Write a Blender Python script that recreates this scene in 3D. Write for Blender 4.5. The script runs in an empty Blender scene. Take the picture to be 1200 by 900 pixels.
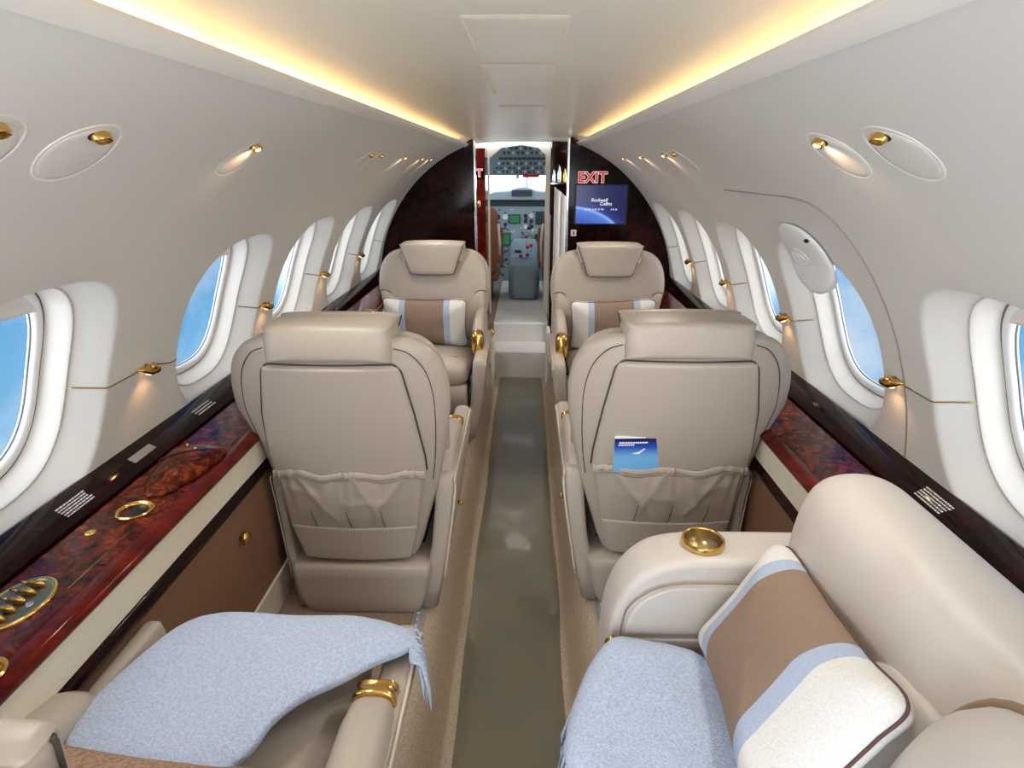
import bpy, math, random
from mathutils import Vector, Matrix
random.seed(7)
SC = bpy.context.scene
COL = SC.collection
PI = math.pi
sin, cos, rad = math.sin, math.cos, math.radians

# ------------------------------------------------------------------ materials
def lin(c):
    return tuple(((v/255)/12.92 if v/255 <= .04045 else (((v/255)+.055)/1.055)**2.4) for v in c) + (1,)

def mat(name, col, rough=.5, metal=0, bump=None, var=None, coat=0, spec=.5, sheen=0, emit=None, es=0):
    m = bpy.data.materials.new(name); m.use_nodes = True
    nt = m.node_tree; N = nt.nodes; L = nt.links
    b = N['Principled BSDF']
    b.inputs['Base Color'].default_value = lin(col)
    b.inputs['Roughness'].default_value = rough
    b.inputs['Metallic'].default_value = metal
    b.inputs['Specular IOR Level'].default_value = spec
    b.inputs['Coat Weight'].default_value = coat
    b.inputs['Coat Roughness'].default_value = .05
    if sheen: b.inputs['Sheen Weight'].default_value = sheen
    if emit:
        b.inputs['Emission Color'].default_value = lin(emit); b.inputs['Emission Strength'].default_value = es
    tc = N.new('ShaderNodeTexCoord')
    if var:      # (scale, colour2, detail)
        n = N.new('ShaderNodeTexNoise'); n.inputs['Scale'].default_value = var[0]; n.inputs['Detail'].default_value = var[2]
        r = N.new('ShaderNodeValToRGB'); r.color_ramp.elements[0].position = .35; r.color_ramp.elements[1].position = .65
        r.color_ramp.elements[0].color = lin(col); r.color_ramp.elements[1].color = lin(var[1])
        L.new(tc.outputs['Object'], n.inputs['Vector']); L.new(n.outputs['Fac'], r.inputs['Fac']); L.new(r.outputs['Color'], b.inputs['Base Color'])
    if bump:     # (scale, strength, distance)
        n2 = N.new('ShaderNodeTexNoise'); n2.inputs['Scale'].default_value = bump[0]; n2.inputs['Detail'].default_value = 3
        bp = N.new('ShaderNodeBump'); bp.inputs['Strength'].default_value = bump[1]; bp.inputs['Distance'].default_value = bump[2]
        L.new(tc.outputs['Object'], n2.inputs['Vector']); L.new(n2.outputs['Fac'], bp.inputs['Height']); L.new(bp.outputs['Normal'], b.inputs['Normal'])
    return m

def burl(name, dark, mid, light, scale=6, rough=.12):
    m = mat(name, dark, rough, coat=.0, spec=.2)
    nt = m.node_tree; N = nt.nodes; L = nt.links; b = N['Principled BSDF']
    tc = N['Texture Coordinate'] if 'Texture Coordinate' in N else N.new('ShaderNodeTexCoord')
    n = N.new('ShaderNodeTexNoise'); n.inputs['Scale'].default_value = scale*2.5; n.inputs['Detail'].default_value = 9; n.inputs['Roughness'].default_value = .68
    n.inputs['Distortion'].default_value = 1.2
    r = N.new('ShaderNodeValToRGB'); e = r.color_ramp.elements
    e[0].position = .36; e[0].color = lin(dark); e[1].position = .68; e[1].color = lin(light)
    x = e.new(.52); x.color = lin(mid)
    L.new(tc.outputs['Object'], n.inputs['Vector']); L.new(n.outputs['Fac'], r.inputs['Fac']); L.new(r.outputs['Color'], b.inputs['Base Color'])
    return m

M = {}
M['wall'] = mat('cabin_lining', (216,213,206), .5, bump=(180,.12,.0006))
M['bezel'] = mat('window_bezel_plastic', (228,224,216), .35)
M['whiteplastic'] = mat('white_plastic', (236,236,236), .3)
M['seal'] = mat('grey_rubber_seal', (110,112,120), .5)
M['ceil'] = mat('headliner', (224,218,202), .33, bump=(60,.15,.001))
M['leather'] = mat('taupe_leather', (174,162,149), .42, bump=(260,.25,.0006), spec=.45)
M['leather2'] = mat('light_taupe_leather', (196,187,178), .42, bump=(240,.25,.0006), spec=.45)
M['piping'] = mat('leather_piping', (205,192,174), .45)
M['seam'] = mat('dark_seam', (70,60,54), .7)
M['edge'] = mat('brown_leather_edge', (140,118,92), .5)
M['pipe2'] = mat('dark_brown_piping', (84,60,50), .7)
M['brown'] = mat('brown_suede_panel', (130,94,72), .7, bump=(150,.2,.001))
M['cream'] = mat('cream_panel', (222,214,194), .45)
M['wood'] = burl('burl_veneer', (30,8,6), (82,26,13), (146,60,30), 12, .16)
M['woodred'] = burl('mahogany_nosing', (60,12,8), (92,22,14), (120,34,20), 3, .1)
M['wooddark'] = burl('dark_mahogany', (20,7,7), (30,9,9), (50,15,12), 3, .08)
M['gold'] = mat('polished_gold', (226,184,104), .18, 1)
M['goldtrim'] = mat('gold_trim', (176,150,104), .3, 1)
M['chrome'] = mat('chrome', (210,214,220), .12, 1)
M['steel'] = mat('steel_track', (190,192,198), .4, .6)
M['carpet'] = mat('beige_carpet', (198,180,158), .95, bump=(420,.9,.004), var=(160,(176,156,134),4), spec=.1)
M['carpet2'] = mat('brown_carpet', (164,142,122), .95, bump=(420,.9,.004), var=(160,(144,122,104),4), spec=.1)
M['carpetlight'] = mat('light_step_carpet', (214,208,200), .9, bump=(300,.6,.003), spec=.1)
M['runner'] = mat('olive_vinyl', (120,110,88), .34, bump=(14,.06,.004), var=(5,(110,106,90),3), spec=.8, coat=.25)
M['black'] = mat('black', (12,12,13), .4)
M['darkgap'] = mat('dark_gap', (14,10,10), .7)
M['blanket'] = mat('pale_blue_wool', (168,182,208), .95, bump=(330,1,.004), var=(230,(194,205,226),5), sheen=.3, spec=.1)
M['white'] = mat('white_cloth', (232,230,224), .8)
M['greymetal'] = mat('cockpit_grey', (140,158,166), .5)
M['greydark'] = mat('cockpit_dark', (46,56,64), .5)
M['green'] = mat('green_display', (10,50,30), .3, emit=(24,120,66), es=.6)
M['redknob'] = mat('red_knob', (190,30,36), .4)
M['whiteknob'] = mat('white_marking', (225,232,234), .5)
M['tan'] = mat('tan_cockpit_leather', (142,88,58), .5)
M['shearling'] = mat('shearling', (226,222,210), .95, bump=(120,.8,.006))
M['exitred'] = mat('exit_letters', (200,30,36), .5, emit=(215,30,38), es=.45)
M['exitwhite'] = mat('exit_outline', (240,225,225), .5, emit=(240,215,215), es=.35)
M['cove'] = mat('cove_lamp', (255,226,170), .5, emit=(255,226,176), es=12)
M['lampwarm'] = mat('lamp_lens', (255,214,150), .5, emit=(255,200,130), es=6)
M['placard'] = mat('placard_ink', (205,200,196), .6)
M['silver'] = mat('silver_label', (150,146,142), .4)
M['screentext'] = mat('screen_text', (240,244,255), .5, emit=(225,235,255), es=.9)
M['paper'] = mat('paper', (240,240,238), .7)

def glass():
    m = bpy.data.materials.new('clear_acrylic'); m.use_nodes = True
    nt = m.node_tree; N = nt.nodes; L = nt.links; N.clear()
    o = N.new('ShaderNodeOutputMaterial'); mx = N.new('ShaderNodeMixShader'); t = N.new('ShaderNodeBsdfTransparent'); g = N.new('ShaderNodeBsdfGlossy')
    t.inputs['Color'].default_value = (.97,.98,.99,1); g.inputs['Roughness'].default_value = .02
    mx.inputs[0].default_value = .05
    L.new(t.outputs[0], mx.inputs[1]); L.new(g.outputs[0], mx.inputs[2]); L.new(mx.outputs[0], o.inputs[0])
    return m
M['glass'] = glass()

def striped():   # pillow cloth: bands run across the long axis, woven texture
    m = mat('striped_pillow_cloth', (230,228,222), .85, bump=(280,.6,.002), spec=.15)
    nt = m.node_tree; N = nt.nodes; L = nt.links; b = N['Principled BSDF']
    tc = N['Texture Coordinate']; s = N.new('ShaderNodeSeparateXYZ'); L.new(tc.outputs['Generated'], s.inputs[0])
    r = N.new('ShaderNodeValToRGB'); r.color_ramp.interpolation = 'CONSTANT'; e = r.color_ramp.elements
    W, B, T = lin((222,219,213)), lin((172,184,204)), lin((146,124,108))
    e[0].position = 0; e[0].color = W; e[1].position = .19; e[1].color = B
    for p, c in ((.262, T), (.728, B), (.80, W)):
        x = e.new(p); x.color = c
    L.new(s.outputs['X'], r.inputs['Fac'])
    w = N.new('ShaderNodeTexNoise'); w.inputs['Scale'].default_value = 1; w.inputs['Detail'].default_value = 4
    mp = N.new('ShaderNodeMapping'); mp.inputs['Scale'].default_value = (420,150,260); L.new(tc.outputs['Object'], mp.inputs[0]); L.new(mp.outputs[0], w.inputs['Vector'])
    mx = N.new('ShaderNodeMixRGB'); mx.blend_type = 'MULTIPLY'; mx.inputs[0].default_value = .22
    r2 = N.new('ShaderNodeValToRGB'); r2.color_ramp.elements[0].position = .3; r2.color_ramp.elements[1].position = .7
    r2.color_ramp.elements[0].color = (.45,.45,.45,1)
    L.new(w.outputs['Fac'], r2.inputs['Fac']); L.new(r.outputs['Color'], mx.inputs[1]); L.new(r2.outputs['Color'], mx.inputs[2]); L.new(mx.outputs[0], b.inputs['Base Color'])
    return m
M['stripe'] = striped()
M['brownweave'] = mat('brown_woven_cloth', (168,138,116), .9, bump=(300,.6,.002), var=(190,(132,104,84),5), spec=.1)

def screen_mat():
    m = mat('moving_map_screen', (8,14,40), .15)
    nt = m.node_tree; N = nt.nodes; L = nt.links; b = N['Principled BSDF']
    tc = N['Texture Coordinate']; s = N.new('ShaderNodeSeparateXYZ'); L.new(tc.outputs['Generated'], s.inputs[0])
    # planet limb: bright arc falling from upper left to lower right
    g = N.new('ShaderNodeVectorMath'); g.operation = 'DISTANCE'; L.new(tc.outputs['Generated'], g.inputs[0]); g.inputs[1].default_value = (-.15,.5,-.75)
    r = N.new('ShaderNodeValToRGB'); e = r.color_ramp.elements
    e[0].position = 0; e[0].color = lin((30,56,150)); e[1].position = 1; e[1].color = lin((24,30,84))
    for p, c in ((.62,(62,98,196)), (.765,(86,130,224)), (.80,(150,190,250)), (.825,(38,60,150)), (.9,(26,36,104))):
        mul = p/1.0
        x = e.new(mul); x.color = lin(c)
    mm = N.new('ShaderNodeMath'); mm.operation = 'MULTIPLY'; mm.inputs[1].default_value = .62
    L.new(g.outputs['Value'], mm.inputs[0]); L.new(mm.outputs[0], r.inputs['Fac'])
    # star burst lower right
    g2 = N.new('ShaderNodeVectorMath'); g2.operation = 'DISTANCE'; L.new(tc.outputs['Generated'], g2.inputs[0]); g2.inputs[1].default_value = (.8,.5,.2)
    r2 = N.new('ShaderNodeValToRGB'); r2.color_ramp.elements[0].color = (.75,.9,1,1); r2.color_ramp.elements[1].color = (0,0,0,1); r2.color_ramp.elements[1].position = .5
    x = r2.color_ramp.elements.new(.06); x.color = (.18,.32,.6,1)
    L.new(g2.outputs['Value'], r2.inputs['Fac'])
    ad = N.new('ShaderNodeMixRGB'); ad.blend_type = 'ADD'; ad.inputs[0].default_value = .8
    L.new(r.outputs['Color'], ad.inputs[1]); L.new(r2.outputs['Color'], ad.inputs[2])
    L.new(ad.outputs[0], b.inputs['Emission Color']); b.inputs['Emission Strength'].default_value = .9
    return m
M['screen'] = screen_mat()

def cover_mat():
    m = mat('booklet_cover', (40,60,150), .25)
    nt = m.node_tree; N = nt.nodes; L = nt.links; b = N['Principled BSDF']
    tc = N['Texture Coordinate']; s = N.new('ShaderNodeSeparateXYZ'); L.new(tc.outputs['Generated'], s.inputs[0])
    r = N.new('ShaderNodeValToRGB'); e = r.color_ramp.elements
    e[0].position = .45; e[0].color = lin((120,185,235)); e[1].position = 1; e[1].color = lin((22,18,70))
    x = e.new(.75); x.color = lin((48,82,190))
    L.new(s.outputs['Z'], r.inputs['Fac']); L.new(r.outputs['Color'], b.inputs['Base Color'])
    return m
M['cover'] = cover_mat()

# ------------------------------------------------------------------ mesh helpers
class MB:
    def __init__(s): s.v = []; s.f = []
    def add(s, vs, fs):
        o = len(s.v); s.v += [tuple(v) for v in vs]; s.f += [tuple(i+o for i in f) for f in fs]; return s
    def box(s, x0, x1, y0, y1, z0, z1, xf=None):
        vs = [(x, y, z) for x in (x0, x1) for y in (y0, y1) for z in (z0, z1)]
        if xf: vs = [xf(*v) for v in vs]
        return s.add(vs, [(0,1,3,2),(4,6,7,5),(0,4,5,1),(2,3,7,6),(0,2,6,4),(1,5,7,3)])
    def rings(s, R, close=True, capa=True, capb=True):   # list of equal rings -> skin
        n = len(R[0]); vs = [p for r in R for p in r]; fs = []
        for i in range(len(R)-1):
            for j in range(n if close else n-1):
                k = (j+1) % n
                fs.append((i*n+j, i*n+k, (i+1)*n+k, (i+1)*n+j))
        if close and capa: fs.append(tuple(range(n-1, -1, -1)))
        if close and capb: fs.append(tuple((len(R)-1)*n+j for j in range(n)))
        return s.add(vs, fs)
    def tube(s, pts, r, n=8, closed=False):
        P = [Vector(p) for p in pts]; R = []; m = len(P)
        up = Vector((0.013, 0.021, 1))
        for i, p in enumerate(P):
            a = P[(i-1) % m] if (closed or i > 0) else P[i]
            b = P[(i+1) % m] if (closed or i < m-1) else P[i]
            t = (b-a).normalized()
            u = up - t*up.dot(t)
            if u.length < .15: u = Vector((1, .02, 0)) - t*t.x
            u.normalize(); w = t.cross(u)
            rr = r[i] if isinstance(r, (list, tuple)) else r
            R.append([tuple(p+(u*cos(2*PI*k/n)+w*sin(2*PI*k/n))*rr) for k in range(n)])
        if closed: R.append(R[0]); return s.rings(R, capa=False, capb=False)
        return s.rings(R)
    def lathe(s, prof, c, n=24, ax='z'):   # prof (r,h)
        R = []
        for r, h in prof:
            ring = []
            for k in range(n):
                a, b = r*cos(2*PI*k/n), r*sin(2*PI*k/n)
                q = (a, b, h) if ax == 'z' else ((h, a, b) if ax == 'x' else (b, h, a))
                ring.append((c[0]+q[0], c[1]+q[1], c[2]+q[2]))
            R.append(ring)
        return s.rings(R)
    def grid(s, fn, nu, nv):
        vs = [fn(i/nu, j/nv) for i in range(nu+1) for j in range(nv+1)]
        fs = [(i*(nv+1)+j, (i+1)*(nv+1)+j, (i+1)*(nv+1)+j+1, i*(nv+1)+j+1) for i in range(nu) for j in range(nv)]
        return s.add(vs, fs)
    def puff(s, outline, T, n=4, K=9, fr=None, c=None):
        """cushion: 2D outline (u,v), thickness T along w; fr maps (u,v,w)->xyz"""
        fr = fr or (lambda u, v, w: (u, w, v))
        m = len(outline)
        c = c or (sum(p[0] for p in outline)/m, sum(p[1] for p in outline)/m)
        R = []
        ss = [1-(1-k/K)**2 for k in range(K, 0, -1)]     # 1 .. near centre
        ss = [(1-(k/K)**2) for k in range(0, K)]          # edge -> centre
        def ring(sc, sg):
            w = sg*T/2*max(0, 1-sc**n)**(1/n)
            return [fr(c[0]+(p[0]-c[0])*sc, c[1]+(p[1]-c[1])*sc, w) for p in outline]
        for sc in reversed(ss[1:]): R.append(ring(sc, -1))
        R.append(ring(1, 1))
        for sc in ss[1:]: R.append(ring(sc, 1))
        a = fr(c[0], c[1], -T/2); b = fr(c[0], c[1], T/2)
        vs = [p for r in R for p in r]; q = len(R); fs = []
        for i in range(q-1):
            for j in range(m):
                k = (j+1) % m; fs.append((i*m+j, i*m+k, (i+1)*m+k, (i+1)*m+j))
        vs += [a, b]; A = q*m; B = A+1
        for j in range(m):
            k = (j+1) % m; fs.append((A, k, j)); fs.append((B, (q-1)*m+j, (q-1)*m+k))
        return s.add(vs, fs)
    def slab(s, hwf, z0, z1, T, edge, fr, nu=40, nv=40, skirt=.5):
        """panel of half width hwf(z) with evenly rounded rim, raised by T along w"""
        def pt(i, j):
            z = z0+(z1-z0)*j/nv; hw = hwf(z); u = -1+2*i/nu
            u = math.copysign(1-(1-abs(u))**1.35, u); x = u*hw
            d = min((1-abs(u))*hw, z-z0, z1-z); t = min(1, d/edge)
            return fr(x, z, T*(1-(1-t)**2.2)**.5*1.0 - (skirt*T if d < 1e-6 else 0))
        vs = [pt(i, j) for i in range(nu+1) for j in range(nv+1)]
        fs = [(i*(nv+1)+j, (i+1)*(nv+1)+j, (i+1)*(nv+1)+j+1, i*(nv+1)+j+1) for i in range(nu) for j in range(nv)]
        return s.add(vs, fs)
    def build(s, name, m, parent=None, smooth=True, bev=0, sub=0, merge=0, auto=None, loc=None, rotz=None):
        me = bpy.data.meshes.new(name)
        me.from_pydata(s.v, [], s.f); me.update()
        import bmesh
        bm = bmesh.new(); bm.from_mesh(me)
        if merge: bmesh.ops.remove_doubles(bm, verts=bm.verts, dist=merge)
        bmesh.ops.recalc_face_normals(bm, faces=bm.faces)
        bm.to_mesh(me); bm.free()
        if smooth:
            me.shade_smooth()
            if auto is not None: me.set_sharp_from_angle(angle=rad(auto))
        me.materials.append(m if not isinstance(m, str) else M[m])
        o = bpy.data.objects.new(name, me); COL.objects.link(o)
        if bev:
            b = o.modifiers.new('bevel', 'BEVEL'); b.width = bev; b.segments = 3; b.limit_method = 'ANGLE'; b.angle_limit = rad(35)
            me.shade_smooth(); me.set_sharp_from_angle(angle=rad(70))
        if sub:
            b = o.modifiers.new('sub', 'SUBSURF'); b.levels = sub; b.render_levels = sub
        if parent: o.parent = parent
        if loc: o.location = loc
        return o

def tag(o, label, cat, group=None, kind=None):
    if label: o['label'] = label
    if cat: o['category'] = cat
    if group: o['group'] = group
    if kind: o['kind'] = kind
    return o
def thing(name, label, cat, loc=(0,0,0), rotz=0, group=None):
    o = bpy.data.objects.new(name, None); COL.objects.link(o)
    o.location = loc; o.rotation_euler = (0, 0, rotz); o.empty_display_size = .05
    return tag(o, label, cat, group)
def struct(o, label=None, cat=None):
    o['kind'] = 'structure'
    if label: o['label'] = label
    if cat: o['category'] = cat
    return o
def copy_tree(o, parent=None):
    c = o.copy(); COL.objects.link(c)
    if parent: c.parent = parent
    for ch in [x for x in bpy.data.objects if x.parent == o]: copy_tree(ch, c)
    return c
def rrect(hw, hh, r, n=8, cx=0, cy=0):
    o = []
    for (sx, sy, a0) in ((1,1,0), (-1,1,90), (-1,-1,180), (1,-1,270)):
        for k in range(n):
            a = rad(a0+90*k/(n-1)); o.append((cx+sx*(hw-r)+r*cos(a), cy+sy*(hh-r)+r*sin(a)))
    # straight subdivisions
    out = []
    for i in range(len(o)):
        p, q = o[i], o[(i+1) % len(o)]; out.append(p)
        d = math.dist(p, q)
        if d > .03:
            m = int(d/.02)
            for k in range(1, m): out.append((p[0]+(q[0]-p[0])*k/m, p[1]+(q[1]-p[1])*k/m))
    return out
def spline(P, closed=True, k=6):
    out = []; n = len(P)
    for i in range(n if closed else n-1):
        p0 = P[(i-1) % n] if closed or i > 0 else P[i]; p1 = P[i]; p2 = P[(i+1) % n]; p3 = P[(i+2) % n] if closed or i < n-2 else P[i+1]
        for j in range(k):
            t = j/k
            out.append(tuple(.5*((2*p1[d])+(-p0[d]+p2[d])*t+(2*p0[d]-5*p1[d]+4*p2[d]-p3[d])*t*t+(-p0[d]+3*p1[d]-3*p2[d]+p3[d])*t**3) for d in range(len(p1))))
    if not closed: out.append(tuple(P[-1]))
    return out
def sym(half):     # half outline (hw,z) from bottom to top -> closed outline
    return [(x, z) for x, z in half] + [(-x, z) for x, z in reversed(half) if x > 1e-6]

def text_mesh(name, body, size, m, parent, mtx, ext=.0008, align='CENTER', spacing=1.0, shear=0):
    cu = bpy.data.curves.new(name, 'FONT'); cu.body = body; cu.size = size; cu.extrude = ext; cu.align_x = align; cu.align_y = 'CENTER'
    cu.space_character = spacing; cu.shear = shear; cu.resolution_u = 2
    o = bpy.data.objects.new(name, cu); COL.objects.link(o)
    dg = bpy.context.evaluated_depsgraph_get(); me = bpy.data.meshes.new_from_object(o.evaluated_get(dg))
    bpy.data.objects.remove(o)
    me.transform(mtx); me.materials.clear(); me.materials.append(M[m])
    ob = bpy.data.objects.new(name, me); COL.objects.link(ob)
    if parent: ob.parent = parent
    return ob
FACE_AFT = Matrix(((1,0,0,0),(0,0,-1,0),(0,1,0,0),(0,0,0,1)))   # text plane -> faces -Y

# ------------------------------------------------------------------ cabin tube
R0, ZC = .88, .74
TH0, TH1 = 3.5, 69.0
def cyl(side, y, th, d=0):
    r = R0+d; a = rad(th)
    return (side*r*cos(a), y, ZC+r*sin(a))
ARC = 180/PI/R0         # metres -> degrees
WC = 20.6               # window centre angle
HW, HH = .24, .252      # outer flare half sizes (y, arc)
def oval(t, hw, hh, e=2.7):
    c, s_ = cos(t), sin(t)
    return (hw*math.copysign(abs(c)**(2/e), c), hh*math.copysign(abs(s_)**(2/e), s_))
NR = 96
CELL = .27
def cell_rays():
    out = []
    up, dn = TH1-WC, WC-TH0
    base = [oval(2*PI*k/NR, HW, HH) for k in range(NR)]
    for (a, b) in base:
        bd = b*ARC
        k = min([CELL/abs(a) if abs(a) > 1e-6 else 1e9, (up/bd if bd > 1e-6 else 1e9), (dn/-bd if bd < -1e-6 else 1e9)])
        out.append((a*k, bd*k))
    return out
RAYS = cell_rays()
# snap nearest rays to the corners
for (cx_, cy_) in ((CELL, TH1-WC), (-CELL, TH1-WC), (CELL, TH0-WC), (-CELL, TH0-WC)):
    i = min(range(NR), key=lambda i: math.hypot(RAYS[i][0]-cx_, (RAYS[i][1]-cy_)/ARC)); RAYS[i] = (cx_, cy_)
THS = sorted({round(r[1]+WC, 5) for r in RAYS if abs(r[0]-CELL) < 1e-6})
FL = [(0, .055), (.10, .052), (.45, .032), (.75, .0145), (.88, .0075), (.96, .0022), (1.05, .0004), (1.12, 0)]
def wall(side, wins, y0, y1, name):
    mb = MB()
    for yc in wins:
        R = []
        for t, d in FL:
            hw = .194+(HW-.194)*t; hh = .206+(HH-.206)*t
            R.append([cyl(side, yc+oval(2*PI*k/NR, hw, hh)[0], WC+oval(2*PI*k/NR, hw, hh)[1]*ARC, d) for k in range(NR)])
        last = [(oval(2*PI*k/NR, .194+(HW-.194)*1.12, .206+(HH-.206)*1.12)) for k in range(NR)]
        for q in range(1, 9):
            t = q/8
            R.append([cyl(side, yc+last[k][0]*(1-t)+RAYS[k][0]*t, WC+last[k][1]*ARC*(1-t)+RAYS[k][1]*t) for k in range(NR)])
        mb.rings(R, capa=False, capb=False)
    edges = [y0]
    for yc in wins: edges += [yc-CELL, yc+CELL]
    edges.append(y1)
    for i in range(0, len(edges), 2):
        a, b = edges[i], edges[i+1]
        if b-a < 1e-4: continue
        n = max(1, int((b-a)/.04))
        mb.grid(lambda u, v: cyl(side, a+(b-a)*u, THS[round(v*(len(THS)-1))]), n, len(THS)-1)
    return mb.build(name, 'wall', merge=.0005)
YB = -.7
LW = [-.42, .16, .91, 1.655, 2.27, 2.88, 3.46]
RW = [-.36, .21, .87, 1.52, 2.10, 2.66, 3.215]
YL, YR = 3.76, 3.495
# neighbouring cells must not overlap
wl = struct(wall(-1, LW, YB, YL, 'wall_left'), 'cream curved left sidewall lining with oval windows', 'wall')
wr = struct(wall(1, RW, YB, YR, 'wall_right'), 'pale curved right sidewall lining with oval windows', 'wall')

def window(n, side, yc, where):
    def ring(hw, hh, d, e=2.7):
        return [cyl(side, yc+oval(2*PI*k/64, hw, hh, e)[0], WC+oval(2*PI*k/64, hw, hh, e)[1]*ARC, d) for k in range(64)]
    mb = MB()
    P = [(.197,.209,.058),(.1962,.2082,.0535),(.1945,.2065,.0525),(.1928,.2048,.0540),(.190,.202,.0600),(.184,.196,.0740),(.1785,.1905,.0880),(.175,.187,.0960),(.167,.180,.1)]
    mb.rings([ring(*p) for p in P], capa=False, capb=False)
    w = struct(mb.build('window_%d' % n, 'bezel'), where, 'window')
    mb = MB(); mb.rings([ring(*p) for p in [(.175,.187,.0955),(.171,.183,.0905),(.162,.174,.0900),(.156,.168,.0935),(.154,.166,.1005),(.153,.165,.105)]], capa=False, capb=False)
    mb.build('inner_ring', 'whiteplastic', w)
    mb = MB(); mb.tube(ring(.1755,.1875,.0945), .0022, 6, closed=True); mb.tube(ring(.154,.166,.101), .0020, 6, closed=True); mb.tube(ring(.1970,.2090,.0545), .0014, 6, closed=True)
    mb.build('seal', 'seal', w)
    mb = MB(); mb.rings([ring(.151*s, .163*s, .104) for s in (1.02, .7, .4, .1)], capa=False)
    mb.build('pane', 'glass', w)
    # pulled-up shade behind the top of the bezel
    mb = MB(); rg = [oval(2*PI*k/64, .160, .172) for k in range(64)]; lim = .120
    poly = [p for p in rg if p[1] > lim]; poly.sort(key=lambda p: p[0])
    m_ = len(poly)
    mb.rings([[cyl(side, yc+p[0], WC+(lim+(p[1]-lim)*t)*ARC, .0895) for p in poly] for t in (1, .66, .33, 0)] +
             [[cyl(side, yc+p[0], WC+lim*ARC, .0935) for p in poly]], close=False)
    pul = [(yc+.03*cos(2*PI*k/20), .134+.006*sin(2*PI*k/20)) for k in range(20)]
    mb.tube([cyl(side, a, WC+b*ARC, .0885) for a, b in pul], .0015, 5, closed=True)
    mb.build('window_shade', 'bezel', w)
    return w
side_word = {-1: 'left', 1: 'right'}
ordl = ['nearest whole oval window on the left wall behind the camera', 'oval window behind the camera on the left wall', 'oval left window nearest the camera above the gold switch panel',
        'second oval left window, beside the nearest left armchair', 'third oval left window from the camera, above the near armchair shoulder',
        'fourth oval left window, next to last before the dark partition', 'last oval left window beside the dark front partition']
ordr = ['nearest whole oval window on the right wall behind the camera', 'oval window behind the camera on the right wall', 'oval right window cut by the photo edge above the divan',
        'oval right window in the escape hatch under the handle cover', 'third oval right window, just beyond the escape hatch',
        'fourth oval right window, next to last before the screen partition', 'last oval right window beside the partition with the screen']
k = 0
for side, W_, O_ in ((-1, LW, ordl), (1, RW, ordr)):
    for i, yc in enumerate(W_):
        if i == 0: 
            pass
        k += 1
        window(k, side, yc, O_[i])

# ceiling: shallow arch between the two coves
CA, CZe, CZm = .395, 1.592, 1.610
def ceil_z(x): return CZe+(CZm-CZe)*(1-(x/CA)**2)
mb = MB()
mb.grid(lambda u, v: (-CA+2*CA*u, YB+(4.6-YB)*v, ceil_z(-CA+2*CA*u)), 24, 60)
struct(mb.build('ceiling', 'ceil'), 'smooth cream headliner with shallow arch and cove glow along both edges', 'ceiling')
# cove ledges (wall top returns outwards and holds the light strip)
for side, nm, y1 in ((-1, 'trim_1', YL), (1, 'trim_2', YR)):
    a = cyl(side, 0, TH1)
    prof = [(a[0]+side*.012, a[2]-.010), (a[0]-side*.004, a[2]-.003), (a[0]-side*.010, a[2]+.006), (a[0]-side*.008, a[2]+.011), (a[0]+side*.004, a[2]+.012),
            (a[0]+side*.03, a[2]+.006), (CA*side+side*.03, a[2]+.004), (CA*side+side*.045, a[2]+.02), (CA*side+side*.045, CZe+.012), (CA*side-side*.002, CZe+.004), (CA*side-side*.002, CZe)]
    mb = MB(); mb.rings([[(p[0], y, p[1]) for p in prof] for y in (YB, .5, 1.5, 2.5, y1)], close=False)
    struct(mb.build(nm, 'bezel', auto=40), '%s cove lip running under the warm strip light' % side_word[side], 'trim')
    for j, (ya, yb) in enumerate(((YB, .92), (.97, 2.3), (2.33, y1-.02))):
        mb = MB(); mb.box(side*(CA+.005), side*(CA+.028), ya, yb, a[2]+.006, a[2]+.016)
        tag(mb.build('cove_light', 'cove', bev=.003),
            'warm glowing cove strip along the %s ceiling edge, %s length' % (side_word[side], ('nearest the camera', 'middle', 'farthest')[j]), 'light')
# ceiling panels (seam lines)
def ceil_tube(mb, pts, r=.0016):
    mb.tube([(x, y, ceil_z(x)-.0005) for x, y in pts], r, 6)
mb = MB()
for (ya, yb, xa, xb, yc_) in ((.77, 1.0, -.042, .085, 1), (1.12, 1.58, -.044, .087, 1), (1.86, 2.32, -.046, .09, 1)):
    mb.puff(rrect((xb-xa)/2, (yb-ya)/2, .006, cx=(xa+xb)/2, cy=(ya+yb)/2), .004, 12, 4, fr=lambda u, v, w: (u, v, ceil_z(u)+w-.0006))
struct(mb.build('trim_3', 'ceil', auto=30), 'flush rectangular service panels down the middle of the ceiling', 'trim')

# ------------------------------------------------------------------ floor
def floor_profile(side):   # from trough centre outwards
    return [(0, 0), (.13, 0), (.165, .003), (.176, .02), (.19, .09), (.205, .16), (.222, .212), (.24, .229), (.26, .23)]
pr = floor_profile(1); full = [(-x, z) for x, z in reversed(pr) if x > 0] + pr
mb = MB(); mb.rings([[(x, y, z+.0015*sin(9*y+x*3)*(1 if .15 < abs(x) < .23 else 0)) for x, z in full] for y in [YB+i*(4.1-YB)/60 for i in range(61)]], close=False)
struct(mb.build('floor', 'carpet', auto=60), 'beige carpet sloping down into the dropped centre aisle', 'floor')
for side, nm in ((-1, 'left'), (1, 'right')):
    mb = MB(); mb.box(side*.26, side*.74, YB, 3.76 if side < 0 else 3.5, .20, .23)
    o = struct(mb.build('floor_carpet_%s' % nm, 'carpet2', smooth=False), '%s raised carpeted floor under the seats' % nm, 'floor')
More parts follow.
